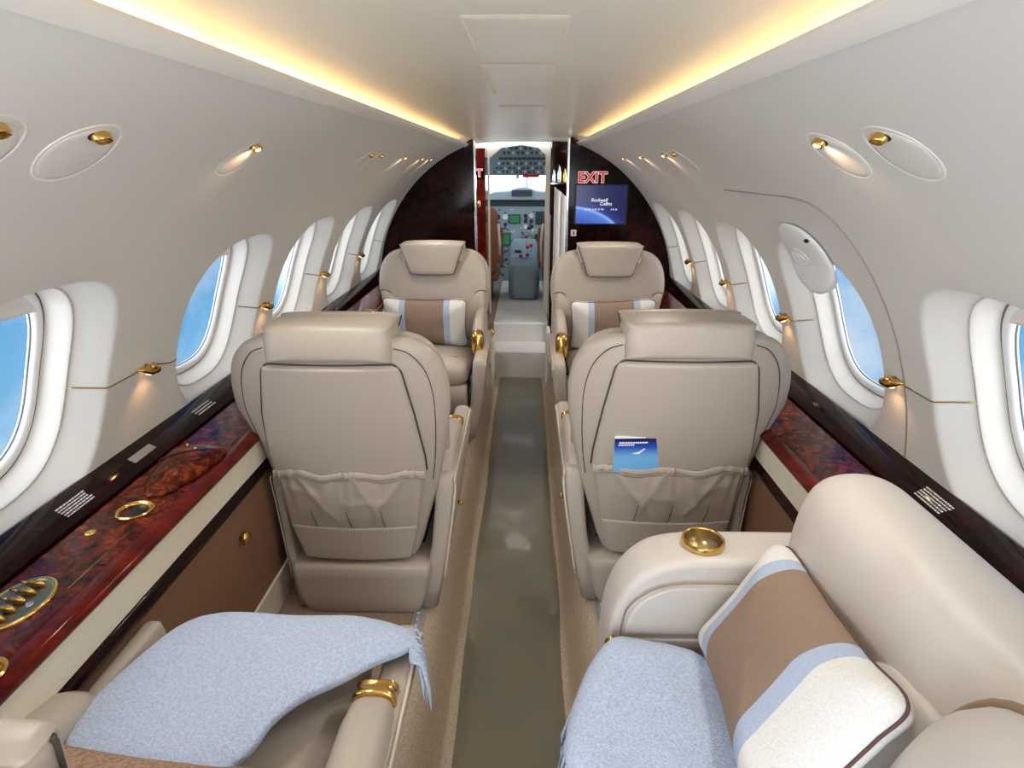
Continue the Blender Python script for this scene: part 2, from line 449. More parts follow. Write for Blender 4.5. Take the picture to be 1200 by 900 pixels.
# aisle runner with slightly wandering edge
mb = MB()
def run(u, v):
    y = YB+(4.09-YB)*v
    hw = .158+.004*sin(y*4.3)+.003*sin(y*9)
    x = -hw+2*hw*u+.006
    z = .006+.0015*sin(y*7+x*9)
    if u < .001 or u > .999: z = .001
    return (x, y, z)
mb.grid(run, 16, 110)
tag(mb.build('aisle_runner', 'runner'), 'long olive brown vinyl runner lying in the dropped aisle', 'runner')
# seat tracks with lug holes
for side in (-1, 1):
    t = thing('seat_track', 'steel seat track with scalloped lugs along the %s side of the aisle' % side_word[side], 'rail', (side*.262, YB, .23))
    L_ = 4.1
    mb = MB(); mb.box(-.017, .017, 0, L_, 0, .004); mb.box(-.017, -.012, 0, L_, .004, .009); mb.box(.012, .017, 0, L_, .004, .009)
    mb.build('rail', 'steel', t, bev=.001)
    mb = MB()
    for i in range(int(L_/.025)):
        yy = .01+i*.025; mb.lathe([(.006, .004), (.0075, .0085), (.004, .0125)], (side*.004, yy, 0), 8)
    mb.build('lug_row', 'steel', t)

# ------------------------------------------------------------------ side ledges and lower side panels
def ledge(side, y1, nm):
    t = thing('side_ledge', '%s glossy burl wood ledge running under the %s windows' % (nm, nm), 'ledge', (0, YB, 0))
    def ext(name, prof, m, parent=t, auto=35, y0=YB, yy=None, close=True):
        mb = MB(); ys = [y0+(yy or y1)*0+((yy or y1)-y0)*k/24-YB for k in range(25)]
        mb.rings([[(side*p[0], y, p[1]) for p in prof] for y in ys], close=close)
        return mb.build(name, m, parent, auto=auto)
    ext('sill', [(.884, .842), (.874, .846), (.862, .843), (.820, .822), (.812, .814), (.815, .80), (.884, .80)], 'wooddark')
    ext('groove', [(.816, .803), (.806, .803), (.806, .79), (.816, .79)], 'darkgap')
    ext('ledge_top', [(.808, .808), (.690, .804), (.680, .800), (.680, .785), (.808, .785)], 'wood')
    ext('nosing', [(.680, .8045), (.662, .8035), (.652, .799), (.648, .791), (.650, .783), (.660, .779), (.680, .779)], 'woodred', auto=60)
    return t
ledL = ledge(-1, YL, 'left'); ledR = ledge(1, YR, 'right')
for side, y1, nm in ((-1, YL, 'left'), (1, YR, 'right')):
    def ext2(name, prof, m, auto=40):
        mb = MB(); mb.rings([[(side*p[0], YB+(y1-YB)*k/20, p[1]) for p in prof] for k in range(21)])
        return mb.build(name, m, auto=auto)
    a = ext2('wall_lower_%s' % nm, [(.655, .783), (.655, .715), (.70, .715), (.70, .783)], 'cream')
    struct(a, '%s cream band below the wooden ledge' % nm, 'wall')
    b = ext2('trim_rail_%s' % nm, [(.658, .716), (.652, .712), (.648, .70), (.650, .684), (.656, .676), (.69, .676), (.69, .716)], 'wooddark')
    b.parent = a
    c = ext2('side_panel', [(.660, .678), (.664, .50), (.672, .345), (.70, .345), (.70, .678)], 'brown'); c.parent = a
    d = ext2('skirting', [(.664, .347), (.674, .232), (.70, .232), (.70, .347)], 'cream'); d.parent = a
    for q in (b, c, d): pass
    # panel knob
k1 = thing('coat_knob', 'small brass knob in a round collar on the brown left side panel', 'knob', (-.668, 1.235, .59))
mb = MB(); mb.lathe([(.030, 0), (.031, .004), (.026, .007), (.020, .004), (.012, .003)], (0, 0, 0), 28, 'x'); mb.build('collar', 'brown', k1)
mb = MB(); mb.lathe([(.006, .002), (.006, .012), (.013, .014), (.017, .019), (.015, .026), (.006, .029)], (0, 0, 0), 20, 'x'); mb.build('knob', 'gold', k1)

# fittings on the left ledge
LZ = .8045
t = thing('ledge_lid', 'raised rounded wooden lid on the left ledge beside the near armchair', 'lid', (-.735, 1.17, LZ+.0015))
o = spline([(-.062, .10), (-.058, .03), (-.045, -.05), (-.02, -.10), (.0, -.112), (.03, -.09), (.05, -.03), (.062, .04), (.058, .10), (.0, .125)], True, 6)
mb = MB(); mb.puff([(a, b) for a, b in o], .060, 2.6, 8, fr=lambda u, v, w: (u, v, max(w, -.001)*(1 if True else 0)*(.5+.5*min(1, (v+.115)/.16))))
mb.build('lid', 'wood', t)
mb = MB(); pts = []
for k in range(15):
    u = -.056+.112*k/14; rr = max(0, 1-(abs(u)/.062)**2.6)**(1/2.6); pts.append((u, .045+.03*u/.06, .0295*rr*.98+.0012))
mb.tube(pts, .0016, 6); mb.build('lid_joint', 'black', t)
for pq in ((-.02, .08), (.008, .062)):
    mb = MB(); mb.lathe([(.0035, .022), (.0035, .031), (.001, .032)], (pq[0], pq[1], 0), 8); mb.build('pin', 'gold', t)

t = t_cup = thing('cup_holder', 'round brass cup holder set into the left wooden ledge', 'cup holder', (-.737, 1.015-.005, LZ))
mb = MB(); mb.lathe([(.026, -.0), (.033, .0005), (.035, .004), (.032, .006), (.027, .004), (.026, .001), (.024, .0006), (.001, .0005)], (0, 0, 0), 40); mb.build('rim', 'gold', t, auto=50)
mb = MB(); mb.lathe([(.0245, .0009), (.024, .0016), (.001, .0012)], (0, 0, 0), 32); mb.build('well', 'black', t)
t = thing('cup_holder', 'brass ringed holder at the left photo edge on the lower ledge', 'cup holder', (-.697, .60, LZ))
mb = MB(); mb.lathe([(.026, -.0), (.033, .0005), (.035, .004), (.032, .006), (.027, .004), (.026, .001), (.024, .0006), (.001, .0005)], (0, 0, 0), 40); mb.build('rim', 'gold', t, auto=50)
mb = MB(); mb.lathe([(.0245, .0009), (.024, .0016), (.001, .0012)], (0, 0, 0), 32); mb.build('well', 'black', t)

t = bpy.data.objects.new('switch_panel', None); COL.objects.link(t); t.parent = ledL; t.location = (-.757, .742-YB, LZ); t['label'] = 'oval gold panel with a row of gold toggles'
e_ = lambda a, b: [(a*cos(2*PI*k/48), b*sin(2*PI*k/48)) for k in range(48)]
mb = MB(); mb.rings([[(u, v, z) for u, v in e_(a, b)] for a, b, z in ((.047,.064,0), (.047,.064,.003), (.045,.062,.0055), (.041,.058,.0055), (.038,.055,.0035))], capa=False, capb=False); mb.build('rim', 'gold', t, auto=60)
mb = MB(); mb.rings([[(u, v, z) for u, v in e_(a, b)] for a, b, z in ((.0385,.0555,.003), (.0385,.0555,.0038))]); mb.build('plate', 'goldtrim', t, smooth=False)
mb = MB()
pl = [(u, v) for u, v in e_(.037, .054) if u < -.0]
mb.rings([[(u, v, .0042) for u, v in pl], [(u, v, .0048) for u, v in pl]]); mb.build('dark_plate', 'seal', t, smooth=False)
for q in range(5):
    yy = -.040+.020*q
    mb = MB(); mb.tube([(-.016, yy, .006), (-.008, yy, .009), (.002, yy, .011), (.010, yy, .009), (.016, yy, .006)], [.0015, .0035, .005, .004, .0015], 10)
    mb.tube([(-.026, yy+.002, .010), (-.014, yy+.001, .009)], [.0025, .0015], 8)
    mb.build('toggle', 'gold', t)
mb = MB(); mb.lathe([(.006, .004), (.006, .007), (.004, .008), (.003, .006)], (.026, -.006, 0), 16); mb.build('jack', 'chrome', t)

ch_ = copy_tree(t_cup); ch_.location = (-.70, 2.74, LZ); ch_['label'] = 'brass cup holder on the left ledge beside the far left armchair'
ch_ = copy_tree(t_cup); ch_.location = (.735, 1.12, LZ); ch_['label'] = 'brass cup holder on the right ledge just behind the divan back'
# thin gold inlay and joint lines on left ledge
mb = MB(); mb.box(-.802, -.684, .842, .844, LZ-.0003, LZ+.0008); mb.build('joint_line', 'black', ledL).location = (0, -YB, 0)
mb = MB(); mb.box(-.705, -.7035, .78, .94, LZ-.0003, LZ+.0008); mb.build('inlay', 'goldtrim', ledL).location = (0, -YB, 0)
tchip = tag(MB().lathe([(.011, 0), (.012, .002), (.008, .004), (.002, .005)], (0, 0, 0), 16).build('button', 'gold'), 'tiny brass push button on the left ledge near the placard', 'button')
tchip.location = (-.775, .935, LZ)

# placards on the sills: rows of tiny illegible print
def sill_pt(side, s, y): # s across the sill 0 outer..1 inner
    return (side*(.862+(.820-.862)*s), y, .843+(.822-.843)*s+.0008)
def placard(side, y0, y1, s0, s1, rows, solid, label):
    mb = MB(); rnd = random.Random(int(y0*1000)+rows)
    if solid:
        a = sill_pt(side, s0, y0); b = sill_pt(side, s1, y0); c = sill_pt(side, s1, y1); d = sill_pt(side, s0, y1)
        mb.add([a, b, c, d]+[(p[0], p[1], p[2]-.001) for p in (a, b, c, d)], [(0,1,2,3), (7,6,5,4), (0,4,5,1), (1,5,6,2), (2,6,7,3), (3,7,4,0)])
        tp = mb.build('placard', 'silver', smooth=False)
    for r in range(rows):
        sa = s0+(s1-s0)*(r+.2)/rows; sb = s0+(s1-s0)*(r+.72)/rows
        if not solid or r is None:
            y = y0+rnd.random()*.004
            while y < y1-rnd.random()*.012:
                w = .002+rnd.random()*.007
                a = sill_pt(side, sa, y); b = sill_pt(side, sb, y); c = sill_pt(side, sb, y+w); d = sill_pt(side, sa, y+w)
                mb.add([(p[0], p[1], p[2]) for p in (a, b, c, d)], [(0,1,2,3)]); y += w+.0016
    if not solid: tp = mb.build('placard', 'placard', smooth=False)
    return tag(tp, label, 'placard')
placard(-1, .955, 1.03, .25, .9, 5, False, 'white printed notice on the left sill below the nearest window')
placard(-1, 1.17, 1.25, .35, .75, 2, True, 'small silver strip label on the left sill above the lid')
placard(-1, 1.44, 1.53, .3, .85, 3, False, 'white printed notice on the left sill beside the near left armchair')
placard(1, 1.0, 1.09, .2, .9, 5, False, 'white printed notice on the right sill beside the divan')

# ------------------------------------------------------------------ wall fittings
def wall_frame(side, y, th):    # local (u along y, v up arc, w into cabin) -> world
    a = rad(th)
    def f(u, v, w):
        r = R0-w; b = a+v/R0
        return (side*r*cos(b), y+u, ZC+r*sin(b))
    return f
def downlight(side, y, lit, label, big=True):
    f = wall_frame(side, y, 55.5)
    t = thing('downlight', label, 'light', f(0, 0, 0), 0, 'recessed oval ceiling lights')
    p0 = Vector(f(0, 0, 0))
    g = lambda u, v, w: tuple(Vector(f(u, v, w))-p0)
    r = .054
    mb = MB(); circ = [(cos(2*PI*k/40), sin(2*PI*k/40)) for k in range(40)]
    mb.rings([[g(c*a, s_*a, w) for c, s_ in circ] for a, w in ((r+.0035, -.0004), (r+.003, .0006), (r+.001, .0016), (r-.001, .0012), (r-.002, .0))], capa=False, capb=False)
    mb.build('trim_ring', 'bezel', t, auto=60)
    mb = MB(); mb.rings([[g(c*a, s_*a*.93-.004, w) for c, s_ in circ] for a, w in ((r-.001, -.0002), (r-.003, .0012), (r-.012, .0020), (.002, .0024))])
    mb.build('disc', 'wall', t)
    mb = MB(); mb.rings([[g(c*a, .034+s_*a*.5, w) for c, s_ in circ] for a, w in ((.0175, .0005), (.0175, .0026), (.001, .0027))]); mb.build('gap', 'darkgap', t)
    mb = MB()
    mb.rings([[g(c*a, .036+s_*a*.55, w) for c, s_ in circ] for a, w in ((.015, .001), (.0155, .0075), (.013, .010), (.009, .008), (.001, .0075))])
    mb.build('lamp', 'gold', t, auto=60)
    if lit:
        mb = MB(); mb.rings([[g(c*a, .036+s_*a*.55, w) for c, s_ in circ] for a, w in ((.0085, .0082), (.008, .0102), (.001, .0106))]); mb.build('bulb', 'lampwarm', t)
    return t, p0
DL = []
for y, lit, lb in ((.60, 0, 'oval overhead light cut by the left photo edge'), (.75, 0, 'large oval overhead light, upper left, with gold lamp barrel'), (1.18, 1, 'lit peach oval overhead light right of the unlit upper left one'),
                   (2.06, 0, 'slim oval light, first of the far left row'), (2.2, 0, 'slim oval light, second of the far left row'), (2.62, 1, 'brightly lit slim oval light of the far left row'),
                   (3.05, 1, 'slim oval light, fourth of the far left row'), (3.32, 1, 'slim oval light nearest the left partition')):
    DL.append((-1, y, lit)+downlight(-1, y, lit, lb))
for y, lit, lb in ((.80, 0, 'large oval overhead light, upper right, with gold lamp barrel'), (.96, 1, 'lit oval overhead light left of the larger upper right one'),
                   (1.88, 0, 'slim oval light nearest the camera in the far right row'), (2.02, 1, 'brightly lit slim oval light of the far right row'), (2.42, 1, 'slim lit oval light, third of the far right row'), (2.85, 1, 'slim lit oval light nearest the screen partition')):
    DL.append((1, y, lit)+downlight(1, y, lit, lb))

# reading lights and gold wall line
def reading_light(side, y, label):
    f = wall_frame(side, y, 18.1); p0 = Vector(f(0, 0, 0))
    g = lambda u, v, w: tuple(Vector(f(u, v, w))-p0)
    t = thing('reading_light', label, 'reading light', p0, 0, 'gold reading lights between the windows')
    mb = MB(); mb.tube([g(-.05, .012, .008), g(-.035, .008, .012), g(-.015, .004, .016), g(.005, .0, .018), g(.022, -.006, .016), g(.045, -.016, .006)],
                       [.002, .006, .0125, .011, .0055, .0018], 14)
    mb.build('nozzle', 'gold', t)
    mb = MB(); mb.tube([g(-.012, .008, .003), g(-.012, .010, .016), g(-.010, .016, .022)], [.006, .006, .009], 12); mb.build('stem', 'gold', t)
    mb = MB(); mb.lathe([(.009, 0), (.0095, .004), (.006, .006), (.001, .0065)], g(-.012, -.008, .016), 16); mb.build('lens', 'lampwarm', t)
    return p0
RL = []
rl = {-1: [.52, 1.288, 1.947, 2.56, 3.15], 1: [.50, 1.24, 1.82, 2.40, 2.95]}
rlab = {-1: ['gold reading light left of the nearest left window', 'gold reading light between the first and second left windows', 'gold reading light between the second and third left windows', 'gold reading light before the fourth left window', 'gold reading light farthest along the left wall'],
        1: ['gold reading light behind the divan', 'gold reading light on the right wall between the hatch and the divan window', 'gold reading light just beyond the escape hatch window', 'gold reading light before the fourth right window', 'gold reading light farthest along the right wall']}
def flare_d(yc, y, th):
    # depth of the wall at (y,th) near window yc; None inside the hole
    a = abs(y-yc); b = abs(th-WC)/ARC; e = 2.7
    def rho(hw, hh): return (a/hw)**e+(b/hh)**e
    if rho(.197, .209) < 1: return None
    lo, hi = 0, 1.12
    if rho(.194+(HW-.194)*1.12, .206+(HH-.206)*1.12) > 1: return 0
    for _ in range(18):
        m = (lo+hi)/2
        if rho(.194+(HW-.194)*m, .206+(HH-.206)*m) > 1: lo = m
        else: hi = m
    for i in range(len(FL)-1):
        if FL[i][0] <= lo <= FL[i+1][0]:
            q = (lo-FL[i][0])/(FL[i+1][0]-FL[i][0]); return FL[i][1]*(1-q)+FL[i+1][1]*q
    return 0
for side, W_, y1 in ((-1, LW, YL), (1, RW, YR)):
    seg = []; segs = []
    y = YB
    while y < y1-.01:
        th = 18.1
        for r_ in rl[side]:
            d_ = y-r_
            if .02 < d_ < .11: th = 18.1-1.5*min(1, (d_-.02)/.08)
            elif .11 <= d_ < .4: th = 16.6
        d = 0
        for yc in W_:
            q = flare_d(yc, y, th)
            if q is None: d = None; break
            d = max(d, q)
        if d is None:
            if len(seg) > 1: segs.append(seg)
            seg = []
        else: seg.append(cyl(side, y, th, d-.0006))
        y += .008
    if len(seg) > 1: segs.append(seg)
    mb = MB()
    for s_ in segs: mb.tube(s_, .0019, 6)
    o = mb.build('trim_%d' % (4 if side < 0 else 5), 'goldtrim'); struct(o, 'thin gold line running along the %s wall between windows' % side_word[side], 'trim')
    for y_, lb in zip(rl[side], rlab[side]): RL.append((side, reading_light(side, y_, lb)))

# escape hatch outline + handle cover (right wall)
def arcpt(pts, r): 
    return [cyl(1, y, th, -.0004) for y, th in pts]
hp = spline([(1.80, 47.2), (1.5, 47.3), (1.32, 47.2), (1.24, 45.6), (1.205, 41), (1.198, 32), (1.20, 20), (1.20, 6.2)], False, 8)
mb = MB(); mb.tube(arcpt(hp, 0), .0024, 6)
struct(mb.build('trim_6', 'silver'), 'thin curved outline of the escape hatch on the right wall', 'trim')
f = wall_frame(1, 1.47, 35.5); p0 = Vector(f(0, 0, 0))
t = thing('exit_handle_cover', 'pale oval escape handle cover above the hatch window on the right wall', 'handle cover', p0)
g = lambda u, v, w: tuple(Vector(f(u, v, w))-p0)
mb = MB(); mb.puff([oval(2*PI*k/60, .115, .095, 2.3) for k in range(60)], .022, 3, 9, fr=lambda u, v, w: g(u, v, max(w, -.002)+.006-.25*min(0, v+.02)*(w > 0)))
mb.build('cover', 'whiteplastic', t)
mb = MB(); mb.tube([g(.05*cos(2*PI*k/24)+.02, .024*sin(2*PI*k/24)-.0, .0175) for k in range(24)], .0015, 6, closed=True)
for q in range(5): mb.tube([g(-.01+.014*q, -.01, .0175), g(-.004+.014*q, .011, .0175)], .0015, 6)
mb.build('embossed_mark', 'wall', t)
mb = MB(); mb.box(-.006, .006, -.003, .003, -.003, .003, xf=lambda a, b, c: g(a-.08, c+.062, b+.016)); mb.build('latch', 'darkgap', t)

# ------------------------------------------------------------------ armchairs
BACK = [(0, .165), (.12, .168), (.165, .19), (.200, .30), (.234, .42), (.260, .55), (.273, .64), (.273, .71), (.258, .77), (.227, .812), (.18, .835), (.09, .846), (0, .848)]
def yrear(x, z, rec=0): return -.275-.065*(z-.17)/.72-rec*(z-.25)+.55*x*x
def make_chair(label, loc, rotz, rec=0, arm_up=0, wside=-1, tuck=0, name='leather_armchair'):
    t = thing(name, label, 'armchair', loc, rotz, 'taupe leather club armchairs')
    lz = 'leather'
    def shiftfr(off): return lambda u, v, w: (u, yrear(u, v, rec)+off+w, v)
    out = spline(sym(BACK), True, 3)
    # rear shell
    mb = MB(); mb.puff(out, .075, 5, 10, fr=shiftfr(.0375), c=(0, .55)); mb.build('backrest', lz, t)
    # inner rear panel
    def lerpw(tab):
        def h(z):
            for i in range(len(tab)-1):
                if tab[i][0] <= z <= tab[i+1][0]: q = (z-tab[i][0])/(tab[i+1][0]-tab[i][0]); return tab[i][1]*(1-q)+tab[i+1][1]*q
            return tab[-1][1]
        return h
    pw = lerpw([(.46, .211), (.52, .208), (.64, .191), (.755, .170), (.77, .165), (.778, .152)])
    mb = MB(); mb.slab(pw, .46, .778, .011, .012, lambda x, z, w: (x, yrear(x, z, rec)-w+.002, z), 44, 44, 1.2); mb.build('back_panel', lz, t)
    so = [(pw(z), z) for z in [.475+.301*k/20 for k in range(21)]]; so = so+[(.147-.294*k/12, .779) for k in range(13)]+[(-a_, b_) for a_, b_ in reversed(so)]
    mb = MB(); mb.tube([(u, yrear(u, v, rec)-.0012, v) for u, v in so], .0021, 5)
    # outer seams
    for sg in (-1, 1):
        sp = spline([(.155*sg, .818), (.19*sg, .802), (.222*sg, .757), (.237*sg, .69), (.238*sg, .60), (.231*sg, .50), (.222*sg, .44)], False, 6)
        mb.tube([(u, yrear(u, v, rec)+.0018+.004*(abs(u)/.25)**4, v) for u, v in sp], .0013, 5)
    mb.build('stitching', 'seam', t)
    # front cushion
    outf = [(u*.955, .2+(v-.165)*.95) for u, v in out]
    mb = MB(); mb.puff(outf, .09, 3.5, 9, fr=lambda u, v, w: (u, yrear(u, v, rec)+.085+w+.012*sin(PI*min(1, max(0, (v-.3)/.5))), v), c=(0, .55)); mb.build('back_cushion', lz, t)
    # side wings
    for sg in (-1, 1):
        w_ = [(.15, .42), (.245, .42), (.252, .55), (.248, .64), (.225, .655), (.185, .615), (.155, .54), (.145, .47)]
        mb = MB(); mb.puff(spline([(a*sg, b) for a, b in w_], True, 5), .06, 3, 8, fr=lambda u, v, w: (u, yrear(u, v, rec)+.125+w, v))
        ob_ = mb.build('side_bolster', lz, t)
        bs_ = spline([(.262*sg, .652), (.225*sg, .655), (.185*sg, .622), (.152*sg, .55), (.143*sg, .47)], False, 6)
        mb = MB(); mb.tube([(u, yrear(u, v, rec)+.132, v) for u, v in bs_], .0022, 5); mb.build('bolster_seam', 'seam', ob_)
    # headrest: rear pad wraps over the top into the front flap
    mb = MB()
    rp = [(0, .785), (.138, .785), (.150, .792), (.151, .83), (.148, .858), (.138, .872), (0, .876)]
    mb.puff(spline(sym(rp), True, 3), .155, 7, 10, fr=lambda u, v, w: (u, yrear(u*.3, v, rec)+.066+w*(1-.30*max(0, (v-.78)/.1)**2*(w < 0)), v), c=(0, .823))
    fp = [(0, .728), (.085, .730), (.106, .742), (.122, .79), (.143, .845), (.148, .863), (.138, .872), (0, .875)]
    mb.puff(spline(sym(fp), True, 3), .045, 5, 10, fr=lambda u, v, w: (u, yrear(0, v, rec)+.150+w, v), c=(0, .81))
    mb.build('headrest', lz, t)
    mb = MB(); hs = spline(sym(fp), True, 3); i0 = min(range(len(hs)), key=lambda i: abs(hs[i][0])+abs(hs[i][1]-.875)); hs = hs[i0:]+hs[:i0]
    mb.tube([(u*1.005, yrear(0, v, rec)+.156, v) for u, v in hs if v < .868], .0022, 6)
    mb.build('headrest_seam', 'seam', t)
    # gathered pocket
    def gat(x): return (.5+.5*sin(x*11+2.1*sin(x*4.3)))*.8+.25*sin(x*27+3*sin(x*7))
    def fold(x, v):
        f = 0
        for x0, v0, dx, dv, k in ((-.62, .95, .42, -.75, 1), (-.15, .9, -.25, -.6, .8), (.12, .95, .28, -.6, .9), (.72, .9, -.45, -.7, 1), (.0, .5, .8, .06, .5), (-.85, .75, .5, -.1, .6), (.35, .8, .05, -.6, .7)):
            L2 = dx*dx+dv*dv; tt = ((x-x0)*dx+(v-v0)*dv)/L2; tt = max(0, min(1, tt))
            d2 = ((x-x0-dx*tt)**2+((v-v0-dv*tt)*.8)**2); f += k*math.exp(-d2/.0032)*(1-.5*tt)
        return f
    def pocket(u, v):
        x = (-1+2*u); zt = .295+(.468-.295)*v
        hw = .176+.029*v
        y = yrear(x*hw, zt, rec)-.008-gat(x)*(v**1.5)*.007-.010*sin(PI*v)*(1-x*x)-.006*fold(x, v)*(1-x**4)
        if v < .01 or abs(x) > .985: y = yrear(x*hw, zt, rec)+.004
        return (x*hw, y, zt+.005*sin(x*9+.7)*v**3)
    mb = MB(); mb.grid(pocket, 110, 44)
    mb.build('seat_pocket', lz, t)
    # ruffled elastic hem
    def hem(u, v):
        x = -1+2*u; a = v*2*PI; hw = .206
        g_ = sin(x*58+5*sin(x*6.3))*(.55+.45*sin(x*9+1)); z0 = .466+.005*sin(x*9+.7)
        y0 = yrear(x*hw, z0, rec)-.010-gat(x)*.006
        return (x*hw, y0-(.004+.0011*g_)*cos(a), z0+(.0120+.0012*g_)*math.copysign(abs(sin(a))**.8, sin(a)))
    mb = MB(); mb.grid(hem, 200, 14); mb.build('elastic_hem', lz, t)
    mb = MB(); mb.tube([(x_*.2, yrear(x_*.2, .4645, rec)-.0150-gat(x_)*.006, .4655+.005*sin(x_*9+.7)) for x_ in [-1+2*k/80 for k in range(81)]], .0008, 4); mb.build('hem_stitching', 'edge', t)
    for x0 in (-.095, .0, .09):
        mb = MB(); mb.tube([(x0, yrear(x0, .302, rec)-.0095, .300), (x0-.003, yrear(x0, .34, rec)-.0195, .335), (x0-.006, yrear(x0, .37, rec)-.0215, .365)], [.0010, .0012, .0006], 5)
        mb.build('pocket_pleat', 'seam', t)
    # lower rear panel
    lw = lerpw([(.182, .145), (.19, .152), (.294, .178), (.304, .178)])
    mb = MB(); mb.slab(lw, .182, .304, .012, .012, lambda x, z, w: (x, yrear(x, z, rec)-w+.001, z), 36, 24, 1.2); mb.build('lower_back_panel', lz, t)
    # cushion
    mb = MB()
    mb.puff(rrect(.196, .232, .06, cx=0, cy=.035), .15, 3.2, 10, fr=lambda u, v, w: (u, v, .35+w+.012*(v-.0)/.25-.3*u*u*(w > 0)-.012*(1 if w > 0 else 0)*sin(PI*min(1, max(0, (v+.2)/.4)))))
    mb.build('seat_cushion', lz, t)
    mb = MB(); mb.tube([(x_, .155, .4185+.006-.3*x_*x_-.002) for x_ in [-.15+.3*k/16 for k in range(17)]], .0014, 5)
    mb.tube([(0, y_, .4165-.010*sin(PI*min(1, max(0, (y_+.2)/.4)))+.012*y_/.25) for y_ in [-.08+.235*k/10 for k in range(11)]], .0012, 5)
    mb.build('cushion_seam', 'seam', t)
    # side shells: lean in towards the floor
    for sg in (-1, 1):
        def ring(zz, xi, xo, ya, yb, r=.016):
            cx, cy = (xi+xo)/2, (ya+yb)/2; hw, hh = (xo-xi)/2, (yb-ya)/2; rr = min(r, hw*.95, hh*.95)
            return [(sg*p[0], p[1], zz+.0*(p[1])) for p in rrect_fixed(hw, hh, rr, cx, cy)]
        mb = MB()
        mb.rings([ring(.012, .165, .215, -.265, .155), ring(.10, .18, .232, -.262, .19), ring(.22, .205, .254, -.262, .235), ring(.34, .218, .270, -.255, .262), ring(.405, .220, .276, -.25, .266),
                  ring(.428, .223, .273, -.245, .262), ring(.436, .230, .266, -.238, .254)])
        mb.build('side_shell', lz, t)
        mb = MB(); loop = [(sg*.273, -.25, .10), (sg*.276, -.25, .33), (sg*.2765, -.248, .40), (sg*.2745, -.235, .425), (sg*.275, -.1, .429), (sg*.275, .1, .429), (sg*.275, .235, .427), (sg*.277, .258, .405)]
        loop[0] = (sg*.236, -.258, .10); loop[1] = (sg*.268, -.254, .32)
        mb.tube(spline(loop, False, 5), .0032, 6); mb.build('shell_piping', 'piping', t)
        # arm pad with gold hinge
        up = arm_up
        mb = MB()
        R = []
        pw_ = 1-2.6*up
        for yy, top, wd, low in ((-.225, .43+up*1.15, .028, .40), (-.205, .475+up*1.15, .036*pw_, .40), (-.10, .488+up*1.05, .038*pw_, .40), (.02, .482+up*.9, .037*pw_, .40), (.065, .470+up*.75, .034*pw_, .40), (.083, .455+up*.6, .028*pw_, .405)):
            ring_ = []
            cz, hz = (top+low)/2, (top-low)/2
            for k in range(20):
                a = 2*PI*k/20; ca, sa = cos(a), sin(a)
                ring_.append((sg*(.232+wd*math.copysign(abs(ca)**.75, ca)), yy, cz+hz*math.copysign(abs(sa)**.75, sa)))
            R.append(ring_)
        mb.rings(R); ap = mb.build('armrest', lz, t)
        mb = MB(); R = []
        for yy, top, wd in ((.078, .462, .031), (.081, .468, .0345), (.084, .466, .033), (.104, .461, .033), (.107, .463, .0345), (.112, .456, .033), (.116, .446, .028)):
            top += up*.62; wd *= pw_
            ring_ = []
            cz, hz = (top+.41)/2, (top-.41)/2
            for k in range(20):
                a = 2*PI*k/20; ca, sa = cos(a), sin(a)
                ring_.append((sg*(.232+wd*math.copysign(abs(ca)**.6, ca)), yy, cz+hz*math.copysign(abs(sa)**.6, sa)))
            R.append(ring_)
        mb.rings(R)
        mb.build('hinge', 'gold', ap)
    # base
    mb = MB()
    mb.rings([[(p[0], p[1], zz) for p in rrect_fixed(hw, hh, .02, 0, cy)] for zz, hw, hh, cy in ((.0, .160, .20, -.075), (.006, .166, .205, -.075), (.05, .182, .212, -.072), (.13, .200, .222, -.068), (.16, .203, .224, -.068), (.168, .196, .216, -.068))])
    mb.build('base', lz, t)
    mb = MB(); mb.rings([[(p[0], p[1], zz) for p in rrect_fixed(hw, .03, .02, 0, yy)] for zz, hw, yy in ((.02, .165, .09), (.12, .18, .13), (.22, .19, .19), (.31, .192, .225))]); mb.build('front_skirt', lz, t)
    mb = MB(); mb.box(-.17, .17, -.17, .18, .15, .30); mb.build('seat_pan', 'black', t, smooth=False)
    LIM = [(-1, .218), (.36, .222), (.45, .232), (.57, .256), (.64, .278), (2, .3)] if not tuck else [(-1, .235), (.45, .238), (.57, .25), (.64, .278), (2, .3)]
    lim = lerpw(LIM)
    def walk(o_):
        for c_ in o_.children:
            if c_.type == 'MESH':
                for v_ in c_.data.vertices:
                    x_ = v_.co.x*wside
                    if x_ > .17 and v_.co.z < .70:
                        v_.co.x = wside*(.17+(x_-.17)*min(1, (lim(v_.co.z)-.17)/(.278-.17)))
                    if tuck and -x_ > .15 and v_.co.z < .40: v_.co.x *= 1-.24*(.40-v_.co.z)/.3*min(1, (-x_-.15)/.03)
                c_.data.update()
            walk(c_)
    bpy.context.view_layer.update(); walk(t)
    return t
def rrect_fixed(hw, hh, r, cx, cy, n=7):
    o = []
    for (sx, sy, a0) in ((1,1,0), (-1,1,90), (-1,-1,180), (1,-1,270)):
        for k in range(n):
            a = rad(a0+90*k/(n-1)); o.append((cx+sx*(hw-r)+r*cos(a), cy+sy*(hh-r)+r*sin(a)))
    return o
FZ = .23
SX = .428
ch1 = make_chair('taupe leather armchair seen from behind, left of the aisle, empty back pocket', (-SX, 1.67, FZ), 0, rec=.035)
ch2 = copy_tree(ch1); ch2.location = (SX, 1.715, FZ); ch2.scale.x = -1.025; ch2['label'] = 'taupe leather armchair seen from behind, right of the aisle, booklet in its pocket'
ch3 = make_chair('taupe leather armchair facing the camera, left of the aisle, before the black partition', (-.412, 2.70, FZ), PI, rec=-.02, arm_up=.09, wside=1)
ch4 = copy_tree(ch3); ch4.location = (.430, 2.66, FZ); ch4.scale.x = -1; ch4['label'] = 'taupe leather armchair facing the camera, right of the aisle, below the screen'
